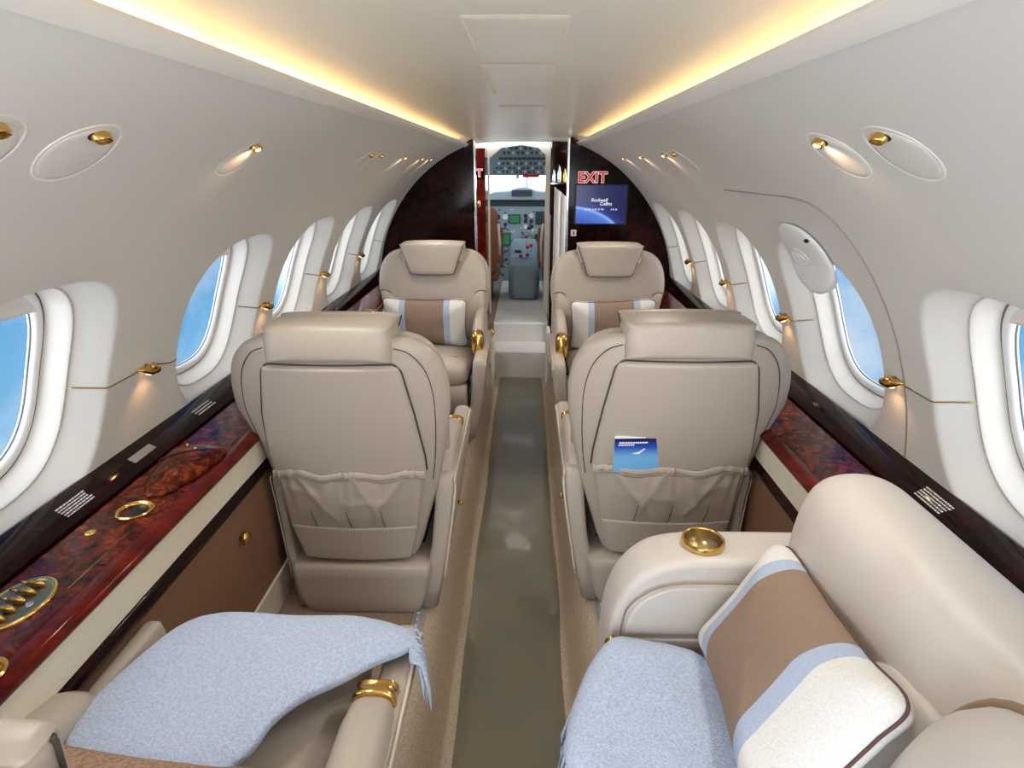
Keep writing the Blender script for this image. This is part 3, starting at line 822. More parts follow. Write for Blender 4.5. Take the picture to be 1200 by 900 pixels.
ch5 = make_chair('armchair at lower left corner with pale blue blanket over its seat', (-.425, .61, FZ), 0, rec=.235, tuck=1)
for a_ in [c_ for c_ in ch5.children if c_.name.startswith('armrest')]:
    if a_.data.vertices[0].co.x < 0:      # window side arm: broad padded roll without a visible hinge
        for h_ in list(a_.children): bpy.data.objects.remove(h_)
        for v_ in a_.data.vertices:
            v_.co.x = -.205+(v_.co.x+.205)*1.5; v_.co.y -= .02*(v_.co.y > 0)
            if v_.co.z > .44: v_.co.z += .02
for c_ in (ch1, ch2):   # brass lever on outer shell
    sg = 1
    mb = MB(); mb.lathe([(.006, 0), (.006, .006), (.009, .007), (.009, .013), (.004, .015)], (0, 0, 0), 14, 'x'); q = mb.build('recline_button', 'gold', c_)
    q.location = (sg*.258, -.06, .24)
    if sg < 0: q.rotation_euler = (0, 0, PI)

# seat belts' gold buckles on the far seats
for x, y, lb in ((-.395, 2.49, 'gold seat belt buckle on the far left armchair cushion'), (.375, 2.47, 'gold seat belt buckle on the far right armchair cushion')):
    t = thing('seat_belt', lb, 'seat belt', (x, y+.02, FZ+.41))
    mb = MB(); mb.puff(rrect(.022, .014, .004), .010, 5, 4, fr=lambda u, v, w: (u, v, w+.012)); mb.build('buckle', 'gold', t)
    mb = MB(); mb.box(-.07, -.02, -.012, .012, .006, .009); mb.box(.02, .05, -.012, .012, .006, .009); mb.build('webbing', 'leather2', t, bev=.001)

# ------------------------------------------------------------------ pillows
def pillow(label, name='striped_pillow', m='stripe', L=.41, H=.26, T=.13, seam=True):
    o = []
    for k in range(96):
        a = 2*PI*k/96; c, s_ = cos(a), sin(a)
        e = 2.0/9
        u, v = math.copysign(abs(c)**e, c), math.copysign(abs(s_)**e, s_)
        ear = .08*(abs(u)*abs(v))**5
        o.append((u*(L/2)*(1-.05*(1-abs(v)**2)*1+ear), v*(H/2)*(1-.07*(1-abs(u)**2)+ear)))
    t = thing(name, label, 'pillow', group='striped pillows' if m == 'stripe' else None)
    mb = MB(); rn = random.Random(3)
    mb.puff(o, T, 2.1, 12, fr=lambda u, v, w: (u, w*(1+.06*sin(u*31+v*12)*abs(v)/(H/2)), v+.002*sin(u*40)), c=(0, 0))
    ob = mb.build('cover', m, t)
    mb = MB(); mb.tube([(p[0]*1.003, 0, p[1]*1.003+.002*sin(p[0]*40)) for p in o], .0022, 6, closed=True); mb.build('edge_piping', 'pipe2', t)
    return t
p = pillow(L=.39, H=.245, label='striped pillow on the far left armchair, brown and pale blue bands on white'); p.location = (-.437, 2.765, FZ+.520); p.rotation_euler = (rad(-14), rad(-1), PI)
q = copy_tree(p); q['label'] = 'striped pillow on the far right armchair, brown and pale blue bands on white'; q.location = (.443, 2.745, FZ+.520); q.rotation_euler = (rad(-14), rad(2), PI)
p3 = pillow('large striped pillow leaning against the divan back at lower right', L=.41, H=.235, T=.12)
P1, P2, P3 = Vector((.361,.845,.68)), Vector((.468,.85,.85)), Vector((.428,.48,.92))
ux = (P3-P2).normalized(); uz = (P2-P1); uz = (uz-ux*uz.dot(ux)).normalized(); uy = uz.cross(ux)
cen = (P1+P3)/2+Vector((.004, .0, -.012))
mt = Matrix((ux, uy, uz)).transposed().to_4x4(); mt.translation = cen
p3.matrix_world = mt

# ------------------------------------------------------------------ divan (right, side facing)
dv = thing('divan', 'side facing beige leather divan along the right wall, lower right', 'divan', (.4, .3, FZ))
def D(x, y, z): return (x-.4, y-.3, z-FZ)
mb = MB()   # seat cushion with rounded far aisle corner
oc = spline([(.134, -.55), (.134, 0), (.134, .40), (.132, .58), (.134, .69), (.165, .785), (.22, .832), (.30, .848), (.47, .85), (.50, .60), (.50, 0), (.50, -.55)], True, 8)
mb.puff(oc, .17, 6, 10, fr=lambda u, v, w: D(u, v, .565+w), c=(.31, .3)); mb.build('seat_cushion', 'leather2', dv)
mb = MB(); oc2 = [(.31+(a-.31)*1.004, .3+(b-.3)*1.004) for a, b in oc]; mb.tube([D(a, b, .61) for a, b in oc2], .003, 6, closed=True); mb.build('cushion_piping', 'piping', dv)
mb = MB(); mb.box(.175, .60, -.6, .84, .235, .50, xf=D); mb.build('base', 'leather2', dv, bev=.01)
# arm with quarter-round aisle end
prof = [(.185, .24), (.183, .50), (.186, .62), (.196, .70), (.22, .755), (.26, .793), (.31, .808), (.38, .812), (.60, .812), (.60, .24)]
ps = spline(prof[:9], False, 5)+[(.60, .24)]
def armring(y, ins):
    cx, cz = .40, .5
    return [D(cx+(x-cx)*(1-ins), y, cz+(z-cz)*(1-ins)) for x, z in ps]
mb = MB(); mb.rings([armring(.865, .05), armring(.866, .02), armring(.872, .006), armring(.882, 0), armring(.945, 0), armring(.957, .006), armring(.965, .02), armring(.966, .05)])
mb.build('arm', 'leather2', dv)
ip = [(.215, .60), (.222, .66), (.245, .71), (.285, .748), (.34, .762), (.44, .765), (.56, .765), (.56, .685), (.56, .61), (.40, .598)]
def xl_(z):
    t_ = min(1, max(0, (z-.655)/.112)); return .214+.13*(1-(1-t_**2.6)**.5)
mb = MB(); mb.slab(lambda z: (.56-xl_(z))/2, .655, .766, .009, .010, lambda x, z, w: D((.56+xl_(z))/2+x, .866-w, z), 40, 30, 1.0); mb.build('arm_panel', 'leather2', dv)
mb = MB(); mb.box(.218, .56, .856, .868, .63, .65, xf=D); mb.build('arm_rail', 'leather2', dv, bev=.004)
mb = MB(); mb.tube([D(a, .859, b) for a, b in spline([(.210, .655), (.212, .68), (.222, .72), (.255, .752), (.30, .768), (.38, .771), (.56, .771)], False, 6)], .0016, 5); mb.build('arm_stitching', 'edge', dv)
mb = MB(); mb.lathe([(.012, 0), (.012, .008), (.006, .012), (.004, .02)], D(.196, .862, .63), 14, 'z'); mb.build('corner_bolt', 'gold', dv)
# cup holder in the arm
mb = MB(); mb.lathe([(.030, .001), (.0375, .001), (.0385, .004), (.037, .0105), (.034, .0115), (.0325, .010), (.031, .001)], D(.357, .918, .812), 48); ch = mb.build('cup_holder', 'gold', dv, auto=50)
mb = MB(); mb.lathe([(.0322, .0095), (.030, .0035), (.026, .0014), (.018, .0012), (.001, .0012)], D(.357, .918, .812), 40); mb.build('cup_well', 'goldtrim', ch)
# back
bp = [(.465, .60), (.468, .72), (.475, .83), (.485, .915), (.505, .966), (.540, .988), (.590, .992), (.622, .978), (.640, .94), (.645, .83), (.645, .60)]
bs = spline(bp, False, 5)
def backring(y, sx, sz):   # faint leather waves run down the front face
    return [D(.55+(x-.55)*sx+(.0022*sin(y*31)+.0014*sin(y*67+1))*(x < .52), y, .60+(z-.60)*sz) for x, z in bs]
mb = MB(); R = [backring(-.6+1.35*k/54, 1, 1) for k in range(55)]
for k in range(1, 9):
    a = PI/2*k/8; R.append(backring(.80+.092*sin(a), .45+.55*max(0, cos(a))**.5, .86+.14*max(0, cos(a))**.5))
mb.rings(R); mb.build('back', 'leather2', dv)
mb = MB(); mb.tube(spline([D(.461, .84, .70), D(.474, .842, .80), D(.498, .838, .875), D(.53, .826, .925)], False, 5), .0014, 5)
mb.tube(spline([D(.4585, .80, .67), D(.4585, .6, .665), D(.4585, .5, .66)], False, 5), .0014, 5); mb.build('back_stitching', 'edge', dv)
def pad(yc, hw, z1, z0, xx, T, nm):
    mb = MB(); o = spline([(yc-hw, z0), (yc+hw*.9, z0), (yc+hw, z0+(z1-z0)*.45), (yc+hw*.72, z1-(z1-z0)*.12), (yc, z1), (yc-hw*.72, z1-(z1-z0)*.04), (yc-hw, z0+(z1-z0)*.6)], True, 8)
    mb.puff(o, T, 3.2, 9, fr=lambda u, v, w: D(xx+w+.10*(v-.65), u, v)); ob = mb.build(nm, 'leather2', dv)
    return o
pad(.525, .10, .895, .62, .462, .07, 'lumbar_pad')
o_ = pad(.275, .205, 1.035, .62, .435, .11, 'side_bolster')
mb = MB(); mb.tube([D(.435+.10*(v-.65)+.0, u, v) for u, v in [(.27+(a-.27)*1.006, .8+(b-.8)*1.006) for a, b in o_]], .005, 7, closed=True); mb.build('bolster_piping', 'edge', dv)

# ------------------------------------------------------------------ blankets
def noise3(x, y): return sin(x*13+y*7)*.5+sin(x*29-y*23+1)*.3+sin(x*51+y*37+2)*.2
# left, folded flat over the seat
bl = thing('wool_blanket', 'pale blue wool blanket folded over the lower left armchair seat', 'blanket', (-.38, .70, .68))
out = [(-.607,.61),(-.612,.66),(-.604,.71),(-.575,.79),(-.546,.845),(-.52,.86),(-.494,.863),(-.40,.852),(-.317,.845),(-.25,.842),(-.193,.838),(-.157,.823),(-.147,.80),(-.165,.775),(-.20,.745),(-.245,.702),(-.29,.665),(-.32,.625),(-.335,.58),(-.38,.53),(-.45,.50),(-.55,.52)]
os_ = spline(out, True, 5)
def blz(x, y):
    e = max(0, (y-.80))/.07; s_ = max(0, (x+.26))/.12
    return .693+.006*noise3(x*.7, y*.7)+.010*sin((x+.62)*6)-.02*e*e-.012*s_
mb = MB(); mb.puff([(a, b) for a, b in os_], .026, 4, 16, fr=lambda u, v, w: (u+.38, v-.70, blz(u, v)-.68+w+.0), c=(-.42, .69)); mb.build('cloth', 'blanket', bl)
mb = MB()
rn = random.Random(5)
for i in range(30):
    t_ = i/29; bx, by = -.165+.020*t_, .832-.075*t_
    L_ = .055+.035*rn.random(); dx = .014+.016*rn.random()
    z0 = blz(bx, by)
    mb.tube([(bx+.38-.004, by-.70, z0-.68+.004), (bx+.38+dx*.6, by-.70-.004+rn.uniform(-.003,.003), z0-.68+.001), (bx+.38+dx*.9, by-.70-.008+rn.uniform(-.006,.006), z0-.68-L_*.5), (bx+.38+dx, by-.70-.012+rn.uniform(-.008,.008), z0-.68-L_)], [.0022,.0024,.0022,.0008], 5)
fr_ = mb.build('fringe', 'blanket', bl); fr_['kind'] = 'stuff'
# right, draped over the divan edge
br = thing('wool_blanket', 'pale blue fringed wool blanket draped over the divan seat edge', 'blanket', (.25, .5, .66))
def bright(u, v):   # u: 0 wall side .. 1 aisle hem ; v: 0 near camera .. 1 far
    y = -.35+(.845+.35)*v
    corner = max(0, (y-.62)/.225)               # far corner follows the rounded cushion
    xe = .097+.105*corner**1.35+.24*min(.16, max(0, .70-y))
    xw = .372-.05*max(0, (y-.75)/.1)-.0*v
    # cross-section by arc length
    s_ = u*(xw-xe+.022)
    flat = xw-xe-.012
    yy = y
    if s_ < flat: x = xw-s_; z = .667
    else:
        r = .02; a = (s_-flat)/r
        if a < PI/2: x = xe+.012-r*sin(a)+.0; z = .667-r*(1-cos(a))
        else: x = xe+.012-r-.002*(a-PI/2); z = .667-r-(a-PI/2)*r
    z += .004*noise3(x*1.1+.3, y*1.2)+.004
    x += .003*sin(y*38)*(s_ > flat)
    yy = y-.12*corner*(.372-x)*0
    if y > .80: z -= .012*((y-.80)/.045)**2
    return (x-.25, yy-.5-.18*max(0, y-.6)*(x-.2)/.17*(x > .2), z-.66)
mb = MB(); mb.grid(bright, 46, 110); ob = mb.build('cloth', 'blanket', br)
md = ob.modifiers.new('thick', 'SOLIDIFY'); md.thickness = .008; md.offset = 1
mb = MB()
for i in range(100):
    v = i/100*.985+rn.random()*.004; b0 = bright(1, v); L_ = .075+.03*rn.random(); dy = rn.uniform(-.006, .006); ox = rn.uniform(-.010, .0)
    mb.tube([(b0[0]+.003, b0[1], b0[2]+.006), (b0[0]-.007, b0[1]+dy*.3, b0[2]-.004), (b0[0]-.010+ox, b0[1]+dy, b0[2]-L_*.6), (b0[0]-.010+ox, b0[1]+dy*1.5, b0[2]-L_)], [.0026,.0028,.0024,.0008], 5)
fr_ = mb.build('fringe', 'blanket', br); fr_['kind'] = 'stuff'
# brown pillow at bottom left
p4 = pillow('brown woven pillow cut by the bottom photo edge on the lower left armchair', 'brown_pillow', 'brownweave', L=.36, H=.24, T=.10)
p4.location = (-.475, .440, .713); p4.rotation_euler = (rad(-86), 0, rad(-6))

# booklet in pocket
bk = thing('booklet', 'blue airline booklet tucked in the right armchair back pocket', 'booklet', (.324, 1.393, .768))
mb = MB(); mb.box(-.058, .058, -.004, -.002, -.07, .03); mb.build('cover', 'cover', bk, smooth=False)
mb = MB(); mb.box(-.0575, .0575, -.002, .006, -.07, .0335); mb.build('pages', 'paper', bk, smooth=False)
mb = MB(); rn2 = random.Random(2)
for r_, ln in ((0, .07), (1, .04)):
    x = -.047
    while x < -.047+ln:
        w_ = .003+rn2.random()*.003; mb.box(x, x+w_, -.0046, -.0041, .0165-r_*.0065, .0205-r_*.0065, xf=lambda a, b, c: (a+(c-.015)*.2, b, c)); x += w_+.001
mb.build('title_print', 'paper', bk, smooth=False)
mb = MB(); mb.add([(-.002,-.0046,-.016),(.006,-.0046,-.016),(.022,-.0046,.0),(.0185,-.0046,.001),(.004,-.0046,-.009),(-.014,-.0046,-.014)], [(0,1,2,3,4,5)]); mb.build('tail_fin_print', 'paper', bk, smooth=False)
bk.rotation_euler = (rad(6.5), rad(-1.5), 0)

# ------------------------------------------------------------------ front partitions
def partition(side, y, xi, nm, lb):
    mb = MB(); o = []
    zt = 1.605
    pts = [(xi, .232)]
    x0 = .70
    pts += [(.655, .232), (.655, .779)]
    pts = [(xi, .0), (.30, .0), (.30, .232), (.66, .232), (.66, .78)]
    pts += [((R0+.01)*cos(rad(a)), ZC+(R0+.01)*sin(rad(a))) for a in [5+k*2.5 for k in range(26)]]
    pts = [p_ for p_ in pts if p_[0] >= xi]
    xl = pts[-1][0]
    pts += [(max(xi, .30), 1.592), (xi, 1.597)]
    out = [(side*a, b) for a, b in pts]
    mb.rings([[(a, yy, b) for a, b in out] for yy in (y, y+.03)])
    return struct(mb.build(nm, 'wooddark', smooth=False), lb, 'wall')
partition(-1, YL, .278, 'wall_front_left', 'glossy near black wooden front partition left of the doorway')
partition(1, YR, .272, 'wall_front_right', 'glossy dark wooden front partition right of the doorway carrying the screen')
# bright edges of the doorway
for side, x, y, nm in ((-1, .278, YL, 'trim_7'), (1, .272, YR, 'trim_8')):
    mb = MB(); mb.box(side*(x-.012), side*x, y-.004, y+.034, .0 if side < 0 else .2, 1.592)
    struct(mb.build(nm, 'chrome', bev=.002), 'polished metal edge on the %s side of the doorway' % side_word[side], 'trim')
# burl under-screen shelf areas
# exit sign (right) and screen
ys = YR-.003
es = thing('exit_sign', 'red EXIT letters with white outline above the screen', 'sign', (.399, ys, 1.386))
mtx = FACE_AFT.copy()
cw = text_mesh('outline', 'EXIT', .082, 'exitwhite', es, Matrix.Translation((0, 0, 0)) @ FACE_AFT, .0008, spacing=1.0)
def fatten(ob, k):
    pass
cu = None
def text_outline(body, size, off, m, parent, name, dy, shift=0):
    cu = bpy.data.curves.new(name, 'FONT'); cu.body = body; cu.size = size; cu.extrude = .0008; cu.align_x = 'CENTER'; cu.align_y = 'CENTER'; cu.offset = off; cu.resolution_u = 2
    o = bpy.data.objects.new(name, cu); COL.objects.link(o)
    dg = bpy.context.evaluated_depsgraph_get(); me = bpy.data.meshes.new_from_object(o.evaluated_get(dg)); bpy.data.objects.remove(o)
    me.transform(Matrix.Translation((shift, dy, 0)) @ FACE_AFT); me.materials.clear(); me.materials.append(M[m])
    ob = bpy.data.objects.new(name, me); COL.objects.link(ob); ob.parent = parent; return ob
bpy.data.objects.remove(cw)
text_outline('EXIT', .078, .0045, 'exitwhite', es, 'white_outline', 0)
text_outline('EXIT', .078, .0008, 'exitred', es, 'red_letters', -.0018)
tv = thing('monitor', 'blue moving map screen on the dark right partition', 'screen', (.452, YR, 1.245))
mb = MB(); mb.box(-.148, .148, -.010, 0, -.110, .110); mb.build('bezel', 'black', tv, bev=.003)
mb = MB(); mb.box(-.139, .139, -.0125, -.0102, -.102, .102); mb.build('display', 'screen', tv, smooth=False)
def scr(body, size, x, z, sp=1.0, sh=0):
    text_mesh('display_text', body, size, 'screentext', tv, Matrix.Translation((x, -.0135, z)) @ FACE_AFT, .0003, 'CENTER', sp, sh)
scr('Rockwell', .026, -.012, .024, .95, .25); scr('Collins', .026, .025, .004, .95, .25); scr('AIRSHOW', .016, -.036, -.026, 1.7); scr('400', .016, .072, -.026, 1.7)
# small white switch plate
sw = thing('switch_plate', 'small white switch plate on the partition below the screen', 'switch', (.306, YR, 1.090))
mb = MB(); mb.box(-.016, .016, -.004, 0, -.018, .018); mb.build('plate', 'whiteplastic', sw, bev=.002)
mb = MB(); mb.box(-.0035, .0035, -.007, -.004, -.010, .009); mb.build('rocker', 'greydark', sw, smooth=False)

# ------------------------------------------------------------------ vestibule
# left cabinet facing aft, partly hidden by the partition
vc = thing('galley_cabinet', 'tall reddish wood cabinet just inside the doorway on the left', 'cabinet', (-.36, 4.3, .2))
mb = MB(); mb.box(-.16, .115, 0, .28, 0, 1.36); mb.build('body', 'woodred', vc, bev=.004)
mb = MB(); mb.box(-.15, .108, -.006, 0, .30, 1.30); d_ = mb.build('door', 'woodred', vc, bev=.002)
mb = MB(); mb.lathe([(.012, 0), (.014, -.006), (.008, -.012), (.001, -.013)], (0, 0, 0), 16, 'y')
mb.v = [(a, b, c*2) for a, b, c in mb.v]; h_ = mb.build('handle', 'gold', d_); h_.location = (.070, -.006, 1.00)
es2 = thing('exit_sign', 'red EXIT sign half hidden behind the left partition edge', 'sign', (-.336, 4.29, 1.40))
text_outline('EXIT', .070, .0038, 'exitwhite', es2, 'white_outline', 0); text_outline('EXIT', .070, .0006, 'exitred', es2, 'red_letters', -.0018)
mb = MB(); mb.box(-.085, .085, .002, .004, -.04, .04); mb.build('back_plate', 'wooddark', es2, smooth=False)
# right: dark galley with glassware, curtain
gc = thing('galley_unit', 'black galley unit inside the doorway on the right', 'cabinet', (.34, 4.3, .2))
mb = MB(); mb.box(-.135, .16, 0, .28, 0, .92); mb.box(-.135, .16, .20, .28, .92, 1.40); mb.box(-.135, .16, 0, .28, 1.36, 1.40); mb.build('body', 'wooddark', gc, bev=.003)
mb = MB(); mb.box(-.135, .16, 0, .20, 1.13, 1.14); mb.build('shelf', 'chrome', gc, smooth=False)
for x, z, r_, h, m_ in ((.225, 1.34, .013, .09, 'chrome'), (.262, 1.34, .015, .12, 'glassy'), (.30, 1.34, .014, .10, 'gold'), (.245, 1.12, .014, .12, 'chrome'), (.285, 1.12, .013, .10, 'chrome')):
    mb = MB(); mb.lathe([(r_*.9, 0), (r_, .01), (r_, h*.55), (r_*.45, h*.75), (r_*.4, h), (r_*.1, h)], (0, 0, 0), 14)
    b_ = mb.build('bottle', 'chrome' if m_ != 'gold' else 'gold'); b_.location = (x, 4.36, z)
    tag(b_, 'shiny bottle glinting on the %s shelf of the dark galley' % ('upper' if z > 1.2 else 'lower'), 'bottle', 'bottles on the %s galley shelf' % ('upper' if z > 1.2 else 'lower'))
mb = MB()
mb.grid(lambda u, v: (.205+.075*u, 3.80+.009*sin(u*13), .23+(1.33-.06*u-.23)*v), 40, 4)
cur = mb.build('curtain', 'white'); md = cur.modifiers.new('t', 'SOLIDIFY'); md.thickness = .003
tag(cur, 'narrow white curtain drawn at the right side of the doorway', 'curtain')
# steps
mb = MB(); mb.rings([[(-.20, y, z), (.20, y, z)] for y, z in ((4.1, -.0), (4.1, .19), (4.108, .2), (4.35, .2), (4.35, .335), (4.358, .345), (6.2, .345))], close=False)
st = struct(mb.build('floor_step', 'carpetlight', auto=30), 'pale carpeted steps leading up through the doorway to the cockpit', 'floor')
mb = MB(); mb.box(-.75, -.2, 3.79, 6.2, .18, .2); mb.box(.2, .75, 3.53, 6.2, .18, .2); mb.box(-.75, -.2, 4.35, 6.2, .2, .345); mb.box(.2, .75, 4.35, 6.2, .2, .345)
struct(mb.build('floor_front', 'carpet2', smooth=False), 'carpeted floor beyond the front partitions', 'floor')
for side in (-1, 1):
    t = thing('step_side_panel', 'white leather covered side panel %s of the entry steps' % ('left' if side < 0 else 'right'), 'panel', (side*.19, 3.86, .02))
    mb = MB(); mb.puff(rrect(.09, .20 if side > 0 else .15, .03), .03, 6, 6, fr=lambda u, v, w: (w, u+.06, v+.2)); mb.build('panel', 'shearling' if side > 0 else 'cream', t)
    if side < 0:
        mb = MB(); mb.lathe([(.012, 0), (.010, .01), (.018, .02), (.024, .035), (.020, .05), (.008, .058), (.001, .06)], (0, .0, .35), 18); mb.build('knob', 'gold', t)
# cockpit divider
mb = MB()
pts = [(-.30, .345), (-.238, .345), (-.238, 1.50), (-.15, 1.57), (0, 1.59), (.12, 1.57), (.176, 1.52), (.176, .345), (.30, .345), (.30, 1.75), (-.30, 1.75)]
mb.rings([[(a, y, b) for a, b in pts] for y in (4.66, 4.70)])
struct(mb.build('wall_divider', 'cream', smooth=False), 'cream frame of the cockpit doorway', 'wall')
mb = MB(); mb.box(-.80, -.30, 4.66, 4.70, .2, 1.75); mb.box(.30, .80, 4.66, 4.70, .2, 1.75)
for s_ in (-1, 1): mb.box(s_*.78, s_*.80, 3.79, 6.9, .2, 1.30)
mb.box(-.8, .8, 4.6, 5.5, 1.76, 1.79)
struct(mb.build('wall_cockpit', 'cream', smooth=False), 'pale side walls and roof around the vestibule and cockpit', 'wall')

# ------------------------------------------------------------------ cockpit
ohp = thing('overhead_panel', 'grey sloped overhead switch panel above the windscreen', 'panel', (-.02, 5.0, 1.6))
def OH(u, v, w):   # u across, v 0 near-top .. 1 far-bottom
    return (u, .0+.75*v-w*.25, .030-.235*v-w)
mb = MB(); top = [(-.10, 0), (.16, 0), (.26, .35), (.30, 1), (-.36, 1), (-.30, .45)]
mb.rings([[OH(a, b, w) for a, b in top] for w in (0, .03)]); mb.build('panel', 'greymetal', ohp, smooth=False)
rn = random.Random(11); protos = {}
for r_, v in enumerate((.08, .22, .40, .56, .72, .86)):
    n = 8+r_
    for i in range(n):
        u = -.09-.16*v+(.24+.26*v)*i/(n-1); big = r_ == 2
        kk = ((i+r_) % 3 != 0 or big, big)
        if kk not in protos:
            mb = MB(); mb.box(-.009-.008*big, .009+.008*big, -.0225, .0225, -.003, .003, xf=lambda a, b, c: (a, b-c*.25, -.313*b-c))
            q = mb.build('switch', 'greydark' if kk[0] else 'whiteknob', ohp, smooth=False); protos[kk] = q
        else:
            q = protos[kk].copy(); COL.objects.link(q)
        q.location = OH(u, v, .033)
mb = MB(); mb.box(.02, .17, .955, .99, .03, .05, xf=lambda a, b, c: OH(a, b, c)); mb.build('fire_handle', 'redknob', ohp, bev=.003)
ws = MB(); ws.grid(lambda u, v: (-.75+1.5*u, 6.35+.15*v-.3*(u-.5)**2, 1.18+.5*v), 10, 4)
struct(ws.build('window_15', 'glass'), 'bright cockpit windscreen', 'window')
mb = MB(); mb.box(.028, .05, 6.2, 6.23, 1.2, 1.62); struct(mb.build('trim_9', 'greymetal', bev=.004), 'windscreen centre post', 'trim')
cmp_ = MB(); cmp_.box(-.012, .012, -.015, .015, -.05, .0); cmp_.lathe([(.004, 0), (.004, .10)], (0, 0, 0), 8); cp = tag(cmp_.build('compass', 'greymetal', bev=.002), 'small standby compass hanging in the windscreen', 'compass'); cp.location = (-.045, 5.72, 1.385)
gs = MB()
gp = [(-.65, 1.19), (-.33, 1.19), (-.27, 1.215), (-.12, 1.225), (-.06, 1.25), (.0, 1.258), (.07, 1.25), (.13, 1.225), (.30, 1.215), (.65, 1.19), (.65, 1.145), (-.65, 1.145)]
gs.rings([[(a, y, b) for a, b in gp] for y in (5.86, 6.2)]); gsh = tag(gs.build('glareshield', 'greymetal', bev=.006), 'grey glareshield on top of the instrument panel', 'glareshield')
mb = MB(); mb.box(-.62, .62, 5.90, 6.15, 1.085, 1.144); o = mb.build('shadow_gap', 'greydark', gsh, smooth=False)
mb = MB(); mb.box(-.10, .09, 5.853, 5.859, 1.18, 1.235); mb.build('warning_panel', 'greydark', gsh, smooth=False)
ipn = thing('instrument_panel', 'blue grey instrument panel full of gauges and green displays', 'instrument panel', (0, 5.9, .70))
mb = MB(); mb.box(-.65, .65, 0, .05, -.32, .385); mb.build('panel', 'greymetal', ipn, smooth=False)
def disp(x, z, w, h, m, nm):
    mb = MB(); mb.box(x-w-.012, x+w+.012, -.006, 0, z-h-.012, z+h+.012); a = mb.build(nm, 'greydark', ipn, bev=.002)
    mb = MB(); mb.box(x-w, x+w, -.008, -.006, z-h, z+h); mb.build('glow', m, a, smooth=False)
disp(-.075, .27, .045, .032, 'green', 'display'); disp(-.07, -.06, .045, .032, 'green', 'display'); disp(.075, -.07, .045, .030, 'green', 'display')
disp(-.17, .08, .045, .05, 'green', 'display'); disp(.17, .07, .04, .05, 'greydark', 'display'); disp(.17, .28, .035, .05, 'greydark', 'display')
for i, (x, z, r_) in enumerate([(-.165, .29, .026), (-.165, .22, .018), (.03, .30, .02), (.085, .30, .02), (.03, .25, .02), (.085, .25, .02), (.03, .20, .02), (.085, .20, .02), (-.085, .06, .022), (-.03, .06, .022), (-.24, .29, .03), (-.25, .2, .03), (-.25, .08, .03), (.25, .25, .03), (.25, .1, .03), (-.07, -.15, .02), (.06, -.16, .02)]):
    mb = MB(); mb.lathe([(r_, 0), (r_, -.006), (r_*.8, -.008), (r_*.78, -.004), (.001, -.004)], (x, 0, z), 18, 'y'); a = mb.build('gauge', 'whiteknob' if i % 3 == 0 else 'greydark', ipn, auto=40)
mb = MB()
for i in range(80):
    x, z = rn.uniform(-.27, .27), rn.uniform(-.28, .36)
    mb.box(x-.013, x+.012, -.0035, 0, z-.005, z+.005)
mb.build('button_row', 'greydark', ipn, smooth=False)
mb = MB()
for i in range(40):
    x, z = rn.uniform(-.27, .27), rn.uniform(-.28, .36)
    mb.box(x-.008, x+.008, -.0045, 0, z-.003, z+.003)
mb.build('marking', 'whiteknob', ipn, smooth=False)
pd = thing('centre_pedestal', 'rounded grey throttle pedestal with red topped levers', 'pedestal', (.02, 5.15, .345))
mb = MB(); R = []
for y, z0, z1, hw in ((0, .02, .24, .09), (.03, .0, .30, .12), (.12, -.0, .345, .135), (.35, -.0, .39, .135), (.74, .0, .44, .135)):
    R.append([(sx*hw*k_, y, z) for sx, k_, z in ((1, .75, z0), (1, 1, z0+.05), (1, 1, z1-.05), (1, .8, z1), (-1, .8, z1), (-1, 1, z1-.05), (-1, 1, z0+.05), (-1, .75, z0))])
mb.rings(R); mb.build('body', 'greymetal', pd, bev=.01)
mb = MB(); mb.rings([[(-.10, .125, .352), (.10, .125, .352)], [(-.10, .72, .445), (.10, .72, .445)]], close=False); mb.build('top_plate', 'greymetal', pd, smooth=False)
mb = MB(); mb.lathe([(.032, 0), (.032, .012), (.022, .02), (.004, .02)], (-.055, .28, .375), 20); mb.build('trim_wheel', 'black', pd)
for x, y, z, m_ in ((.03, .22, .43, 'redknob'), (.06, .25, .44, 'redknob'), (.02, .38, .50, 'redknob'), (.04, .44, .57, 'black'), (.075, .46, .55, 'whiteknob'), (-.03, .10, .37, 'redknob'), (.03, .09, .38, 'redknob')):
    mb = MB(); mb.tube([(x, y+.02, z-.08), (x, y, z-.01)], .004, 8); lv = mb.build('lever', 'chrome', pd)
    mb = MB(); mb.lathe([(.006, -.014), (.016, -.010), (.018, 0), (.012, .012), (.001, .014)], (x, y, z), 14); mb.build('knob', m_, lv)
def pilot_seat(x, label):
    t = thing('pilot_seat', label, 'seat', (x, 5.05, .345), 0, 'pilot seats')
    mb = MB(); mb.puff(rrect(.20, .27, .06, cy=.52), .09, 5, 8, fr=lambda u, v, w: (u, w-.03*(v-.3), v)); mb.build('backrest', 'tan', t)
    mb = MB(); mb.puff(rrect(.20, .20, .05), .10, 5, 8, fr=lambda u, v, w: (u, v+.20, w+.22)); mb.build('seat_cushion', 'tan', t)
    mb = MB(); mb.puff(rrect(.185, .25, .06, cy=.53), .05, 4, 8, fr=lambda u, v, w: (u, w+.06-.03*(v-.3), v)); mb.build('shearling_cover', 'shearling', t)
    mb = MB(); mb.box(-.14, .14, .05, .32, 0, .17); mb.build('base', 'greydark', t, bev=.01)
    s_ = 1 if x < 0 else -1
    mb = MB(); mb.tube([(s_*.20, -.03, .66), (s_*.215, -.02, .5), (s_*.21, .0, .35)], .012, 8); mb.build('belt', 'shearling', t)
    mb = MB(); mb.puff(rrect(.035, .17, .02, cy=.45), .035, 4, 6, fr=lambda u, v, w: (s_*.225+w, u+.08, v)); mb.build('armrest', 'tan', t)
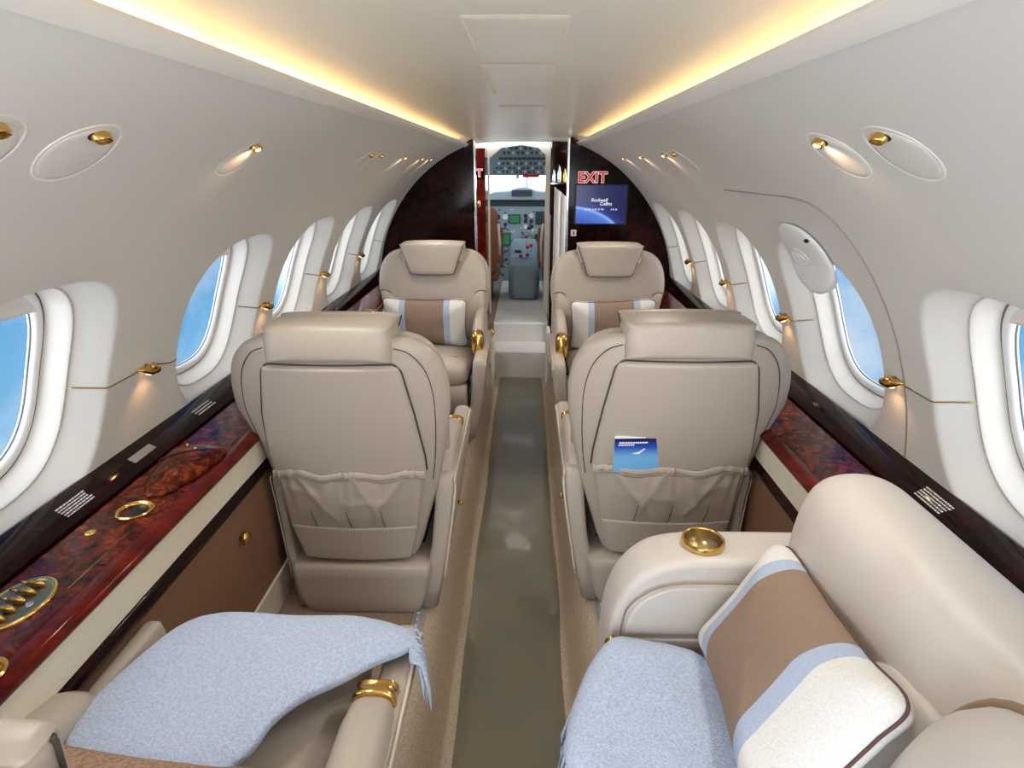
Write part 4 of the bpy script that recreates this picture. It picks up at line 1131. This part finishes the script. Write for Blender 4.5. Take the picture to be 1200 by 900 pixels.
pilot_seat(-.395, 'tan leather pilot seat seen left through the doorway'); pilot_seat(.375, 'tan leather pilot seat edge seen right through the doorway')
# ------------------------------------------------------------------ camera
cam = bpy.data.cameras.new('camera'); cam.sensor_width = 36; cam.lens = 700/1200*36; cam.clip_start = .02
co = bpy.data.objects.new('camera', cam); COL.objects.link(co)
th = math.atan(256/700); ps_ = math.atan(17*cos(th)/700)
co.location = (.035, 0, 1.45); co.rotation_euler = (PI/2-th, 0, ps_)
SC.camera = co

# ------------------------------------------------------------------ lights
def spot(loc, tgt, e, col, ang=110, rad_=.02, blend=.8):
    l = bpy.data.lights.new('lamp', 'SPOT'); l.energy = e; l.color = col; l.spot_size = rad(ang); l.spot_blend = blend; l.shadow_soft_size = rad_
    o = bpy.data.objects.new('lamp', l); COL.objects.link(o); o.location = loc
    o.rotation_euler = (Vector(tgt)-Vector(loc)).to_track_quat('-Z', 'Y').to_euler(); return o
for side, y, lit, t_, p_ in DL:
    inw = Vector((-side*.57, 0, -.82))
    spot(p_+inw*.03+Vector((0, 0, 0)), p_+inw, 5 if lit else 4, (1, .93, .82) if lit else (1, .97, .93), 140, .02)
    if lit:
        f_ = wall_frame(side, y, 55.5); spot(f_(0, .030, .022), f_(0, -.03, -.006), .22, (1, .62, .38), 100, .006, 1)
for side, p_ in RL:
    q_ = p_+Vector((-side*.022, -.012, -.014)); spot(q_, q_+Vector((side*.25, 0, -1)), .35, (1, .55, .25), 120, .006)

def fill_point(name, loc, e, col, r=.06):
    l = bpy.data.lights.new(name, 'POINT'); l.energy = e; l.color = col; l.shadow_soft_size = r
    o = bpy.data.objects.new(name, l); COL.objects.link(o); o.location = loc
fill_point('cockpit_fill_lamp', (0, 5.3, 1.70), 5, (.92, .97, 1), .02)  # added fill light with no fitting, lifts the dark cockpit
spot((0, 4.3, 1.57), (0, 4.3, 0), 5, (1, .97, .92), 150, .12)  # added spot with no fitting, brightens the steps and vestibule
# world: blue sky with white clouds, bright haze straight ahead, white fill light added behind
w = bpy.data.worlds.new('world'); SC.world = w; w.use_nodes = True
nt = w.node_tree; N = nt.nodes; L = nt.links; bg = N['Background']
tc = N.new('ShaderNodeTexCoord'); sp = N.new('ShaderNodeSeparateXYZ'); L.new(tc.outputs['Generated'], sp.inputs[0])
ns = N.new('ShaderNodeTexNoise'); ns.inputs['Scale'].default_value = 3.2; ns.inputs['Detail'].default_value = 7; ns.inputs['Roughness'].default_value = .6
L.new(tc.outputs['Generated'], ns.inputs['Vector'])
cr = N.new('ShaderNodeValToRGB'); cr.color_ramp.elements[0].position = .50; cr.color_ramp.elements[1].position = .80
cr.color_ramp.elements[0].color = (0,0,0,1); cr.color_ramp.elements[1].color = (.85,.85,.85,1)
L.new(ns.outputs['Fac'], cr.inputs['Fac'])
zr = N.new('ShaderNodeValToRGB'); e = zr.color_ramp.elements; e[0].position = .30; e[0].color = lin((130,195,238)); e[1].position = .62; e[1].color = lin((48,138,212))
ad = N.new('ShaderNodeMath'); ad.operation = 'MULTIPLY_ADD'; ad.inputs[1].default_value = .5; ad.inputs[2].default_value = .5
L.new(sp.outputs['Z'], ad.inputs[0]); L.new(ad.outputs[0], zr.inputs['Fac'])
mx = N.new('ShaderNodeMixRGB'); L.new(cr.outputs['Color'], mx.inputs[0]); L.new(zr.outputs['Color'], mx.inputs[1]); mx.inputs[2].default_value = (1,1,1,1)
ab = N.new('ShaderNodeMath'); ab.operation = 'ABSOLUTE'; L.new(sp.outputs['Y'], ab.inputs[0])
hr = N.new('ShaderNodeValToRGB'); hr.color_ramp.elements[0].position = .90; hr.color_ramp.elements[1].position = .985
L.new(ab.outputs[0], hr.inputs['Fac'])
hb = N.new('ShaderNodeMath'); hb.operation = 'LESS_THAN'; hb.inputs[1].default_value = -.05; L.new(sp.outputs['Y'], hb.inputs[0])   # aft half turned white, added as fill through the open cabin end
hx = N.new('ShaderNodeMath'); hx.operation = 'MAXIMUM'; L.new(hr.outputs['Color'], hx.inputs[0]); L.new(hb.outputs[0], hx.inputs[1])
mx2 = N.new('ShaderNodeMixRGB'); L.new(hx.outputs[0], mx2.inputs[0]); L.new(mx.outputs[0], mx2.inputs[1]); mx2.inputs[2].default_value = (4.2,4.25,4.4,1)
gx = N.new('ShaderNodeMath'); gx.operation = 'MULTIPLY_ADD'; gx.inputs[1].default_value = .5; gx.inputs[2].default_value = .5; L.new(sp.outputs['X'], gx.inputs[0])
gm = N.new('ShaderNodeMixRGB'); L.new(gx.outputs[0], gm.inputs[0]); gm.inputs[1].default_value = (5.2,5.9,6.9,1); gm.inputs[2].default_value = (3.6,3.5,3.3,1); L.new(gm.outputs[0], mx2.inputs[2])  # fill made brighter and bluer on the left to cool the right wall
L.new(mx2.outputs[0], bg.inputs['Color']); bg.inputs['Strength'].default_value = 1.0

SC.view_settings.view_transform = 'Standard'; SC.view_settings.look = 'None'
SC.view_settings.gamma = 1; SC.view_settings.exposure = 0; SC.view_settings.use_curve_mapping = False
SC.cycles.max_bounces = 8; SC.cycles.diffuse_bounces = 5; SC.cycles.transparent_max_bounces = 12
SC.cycles.use_denoising = True
SC.cycles.sample_clamp_indirect = 4
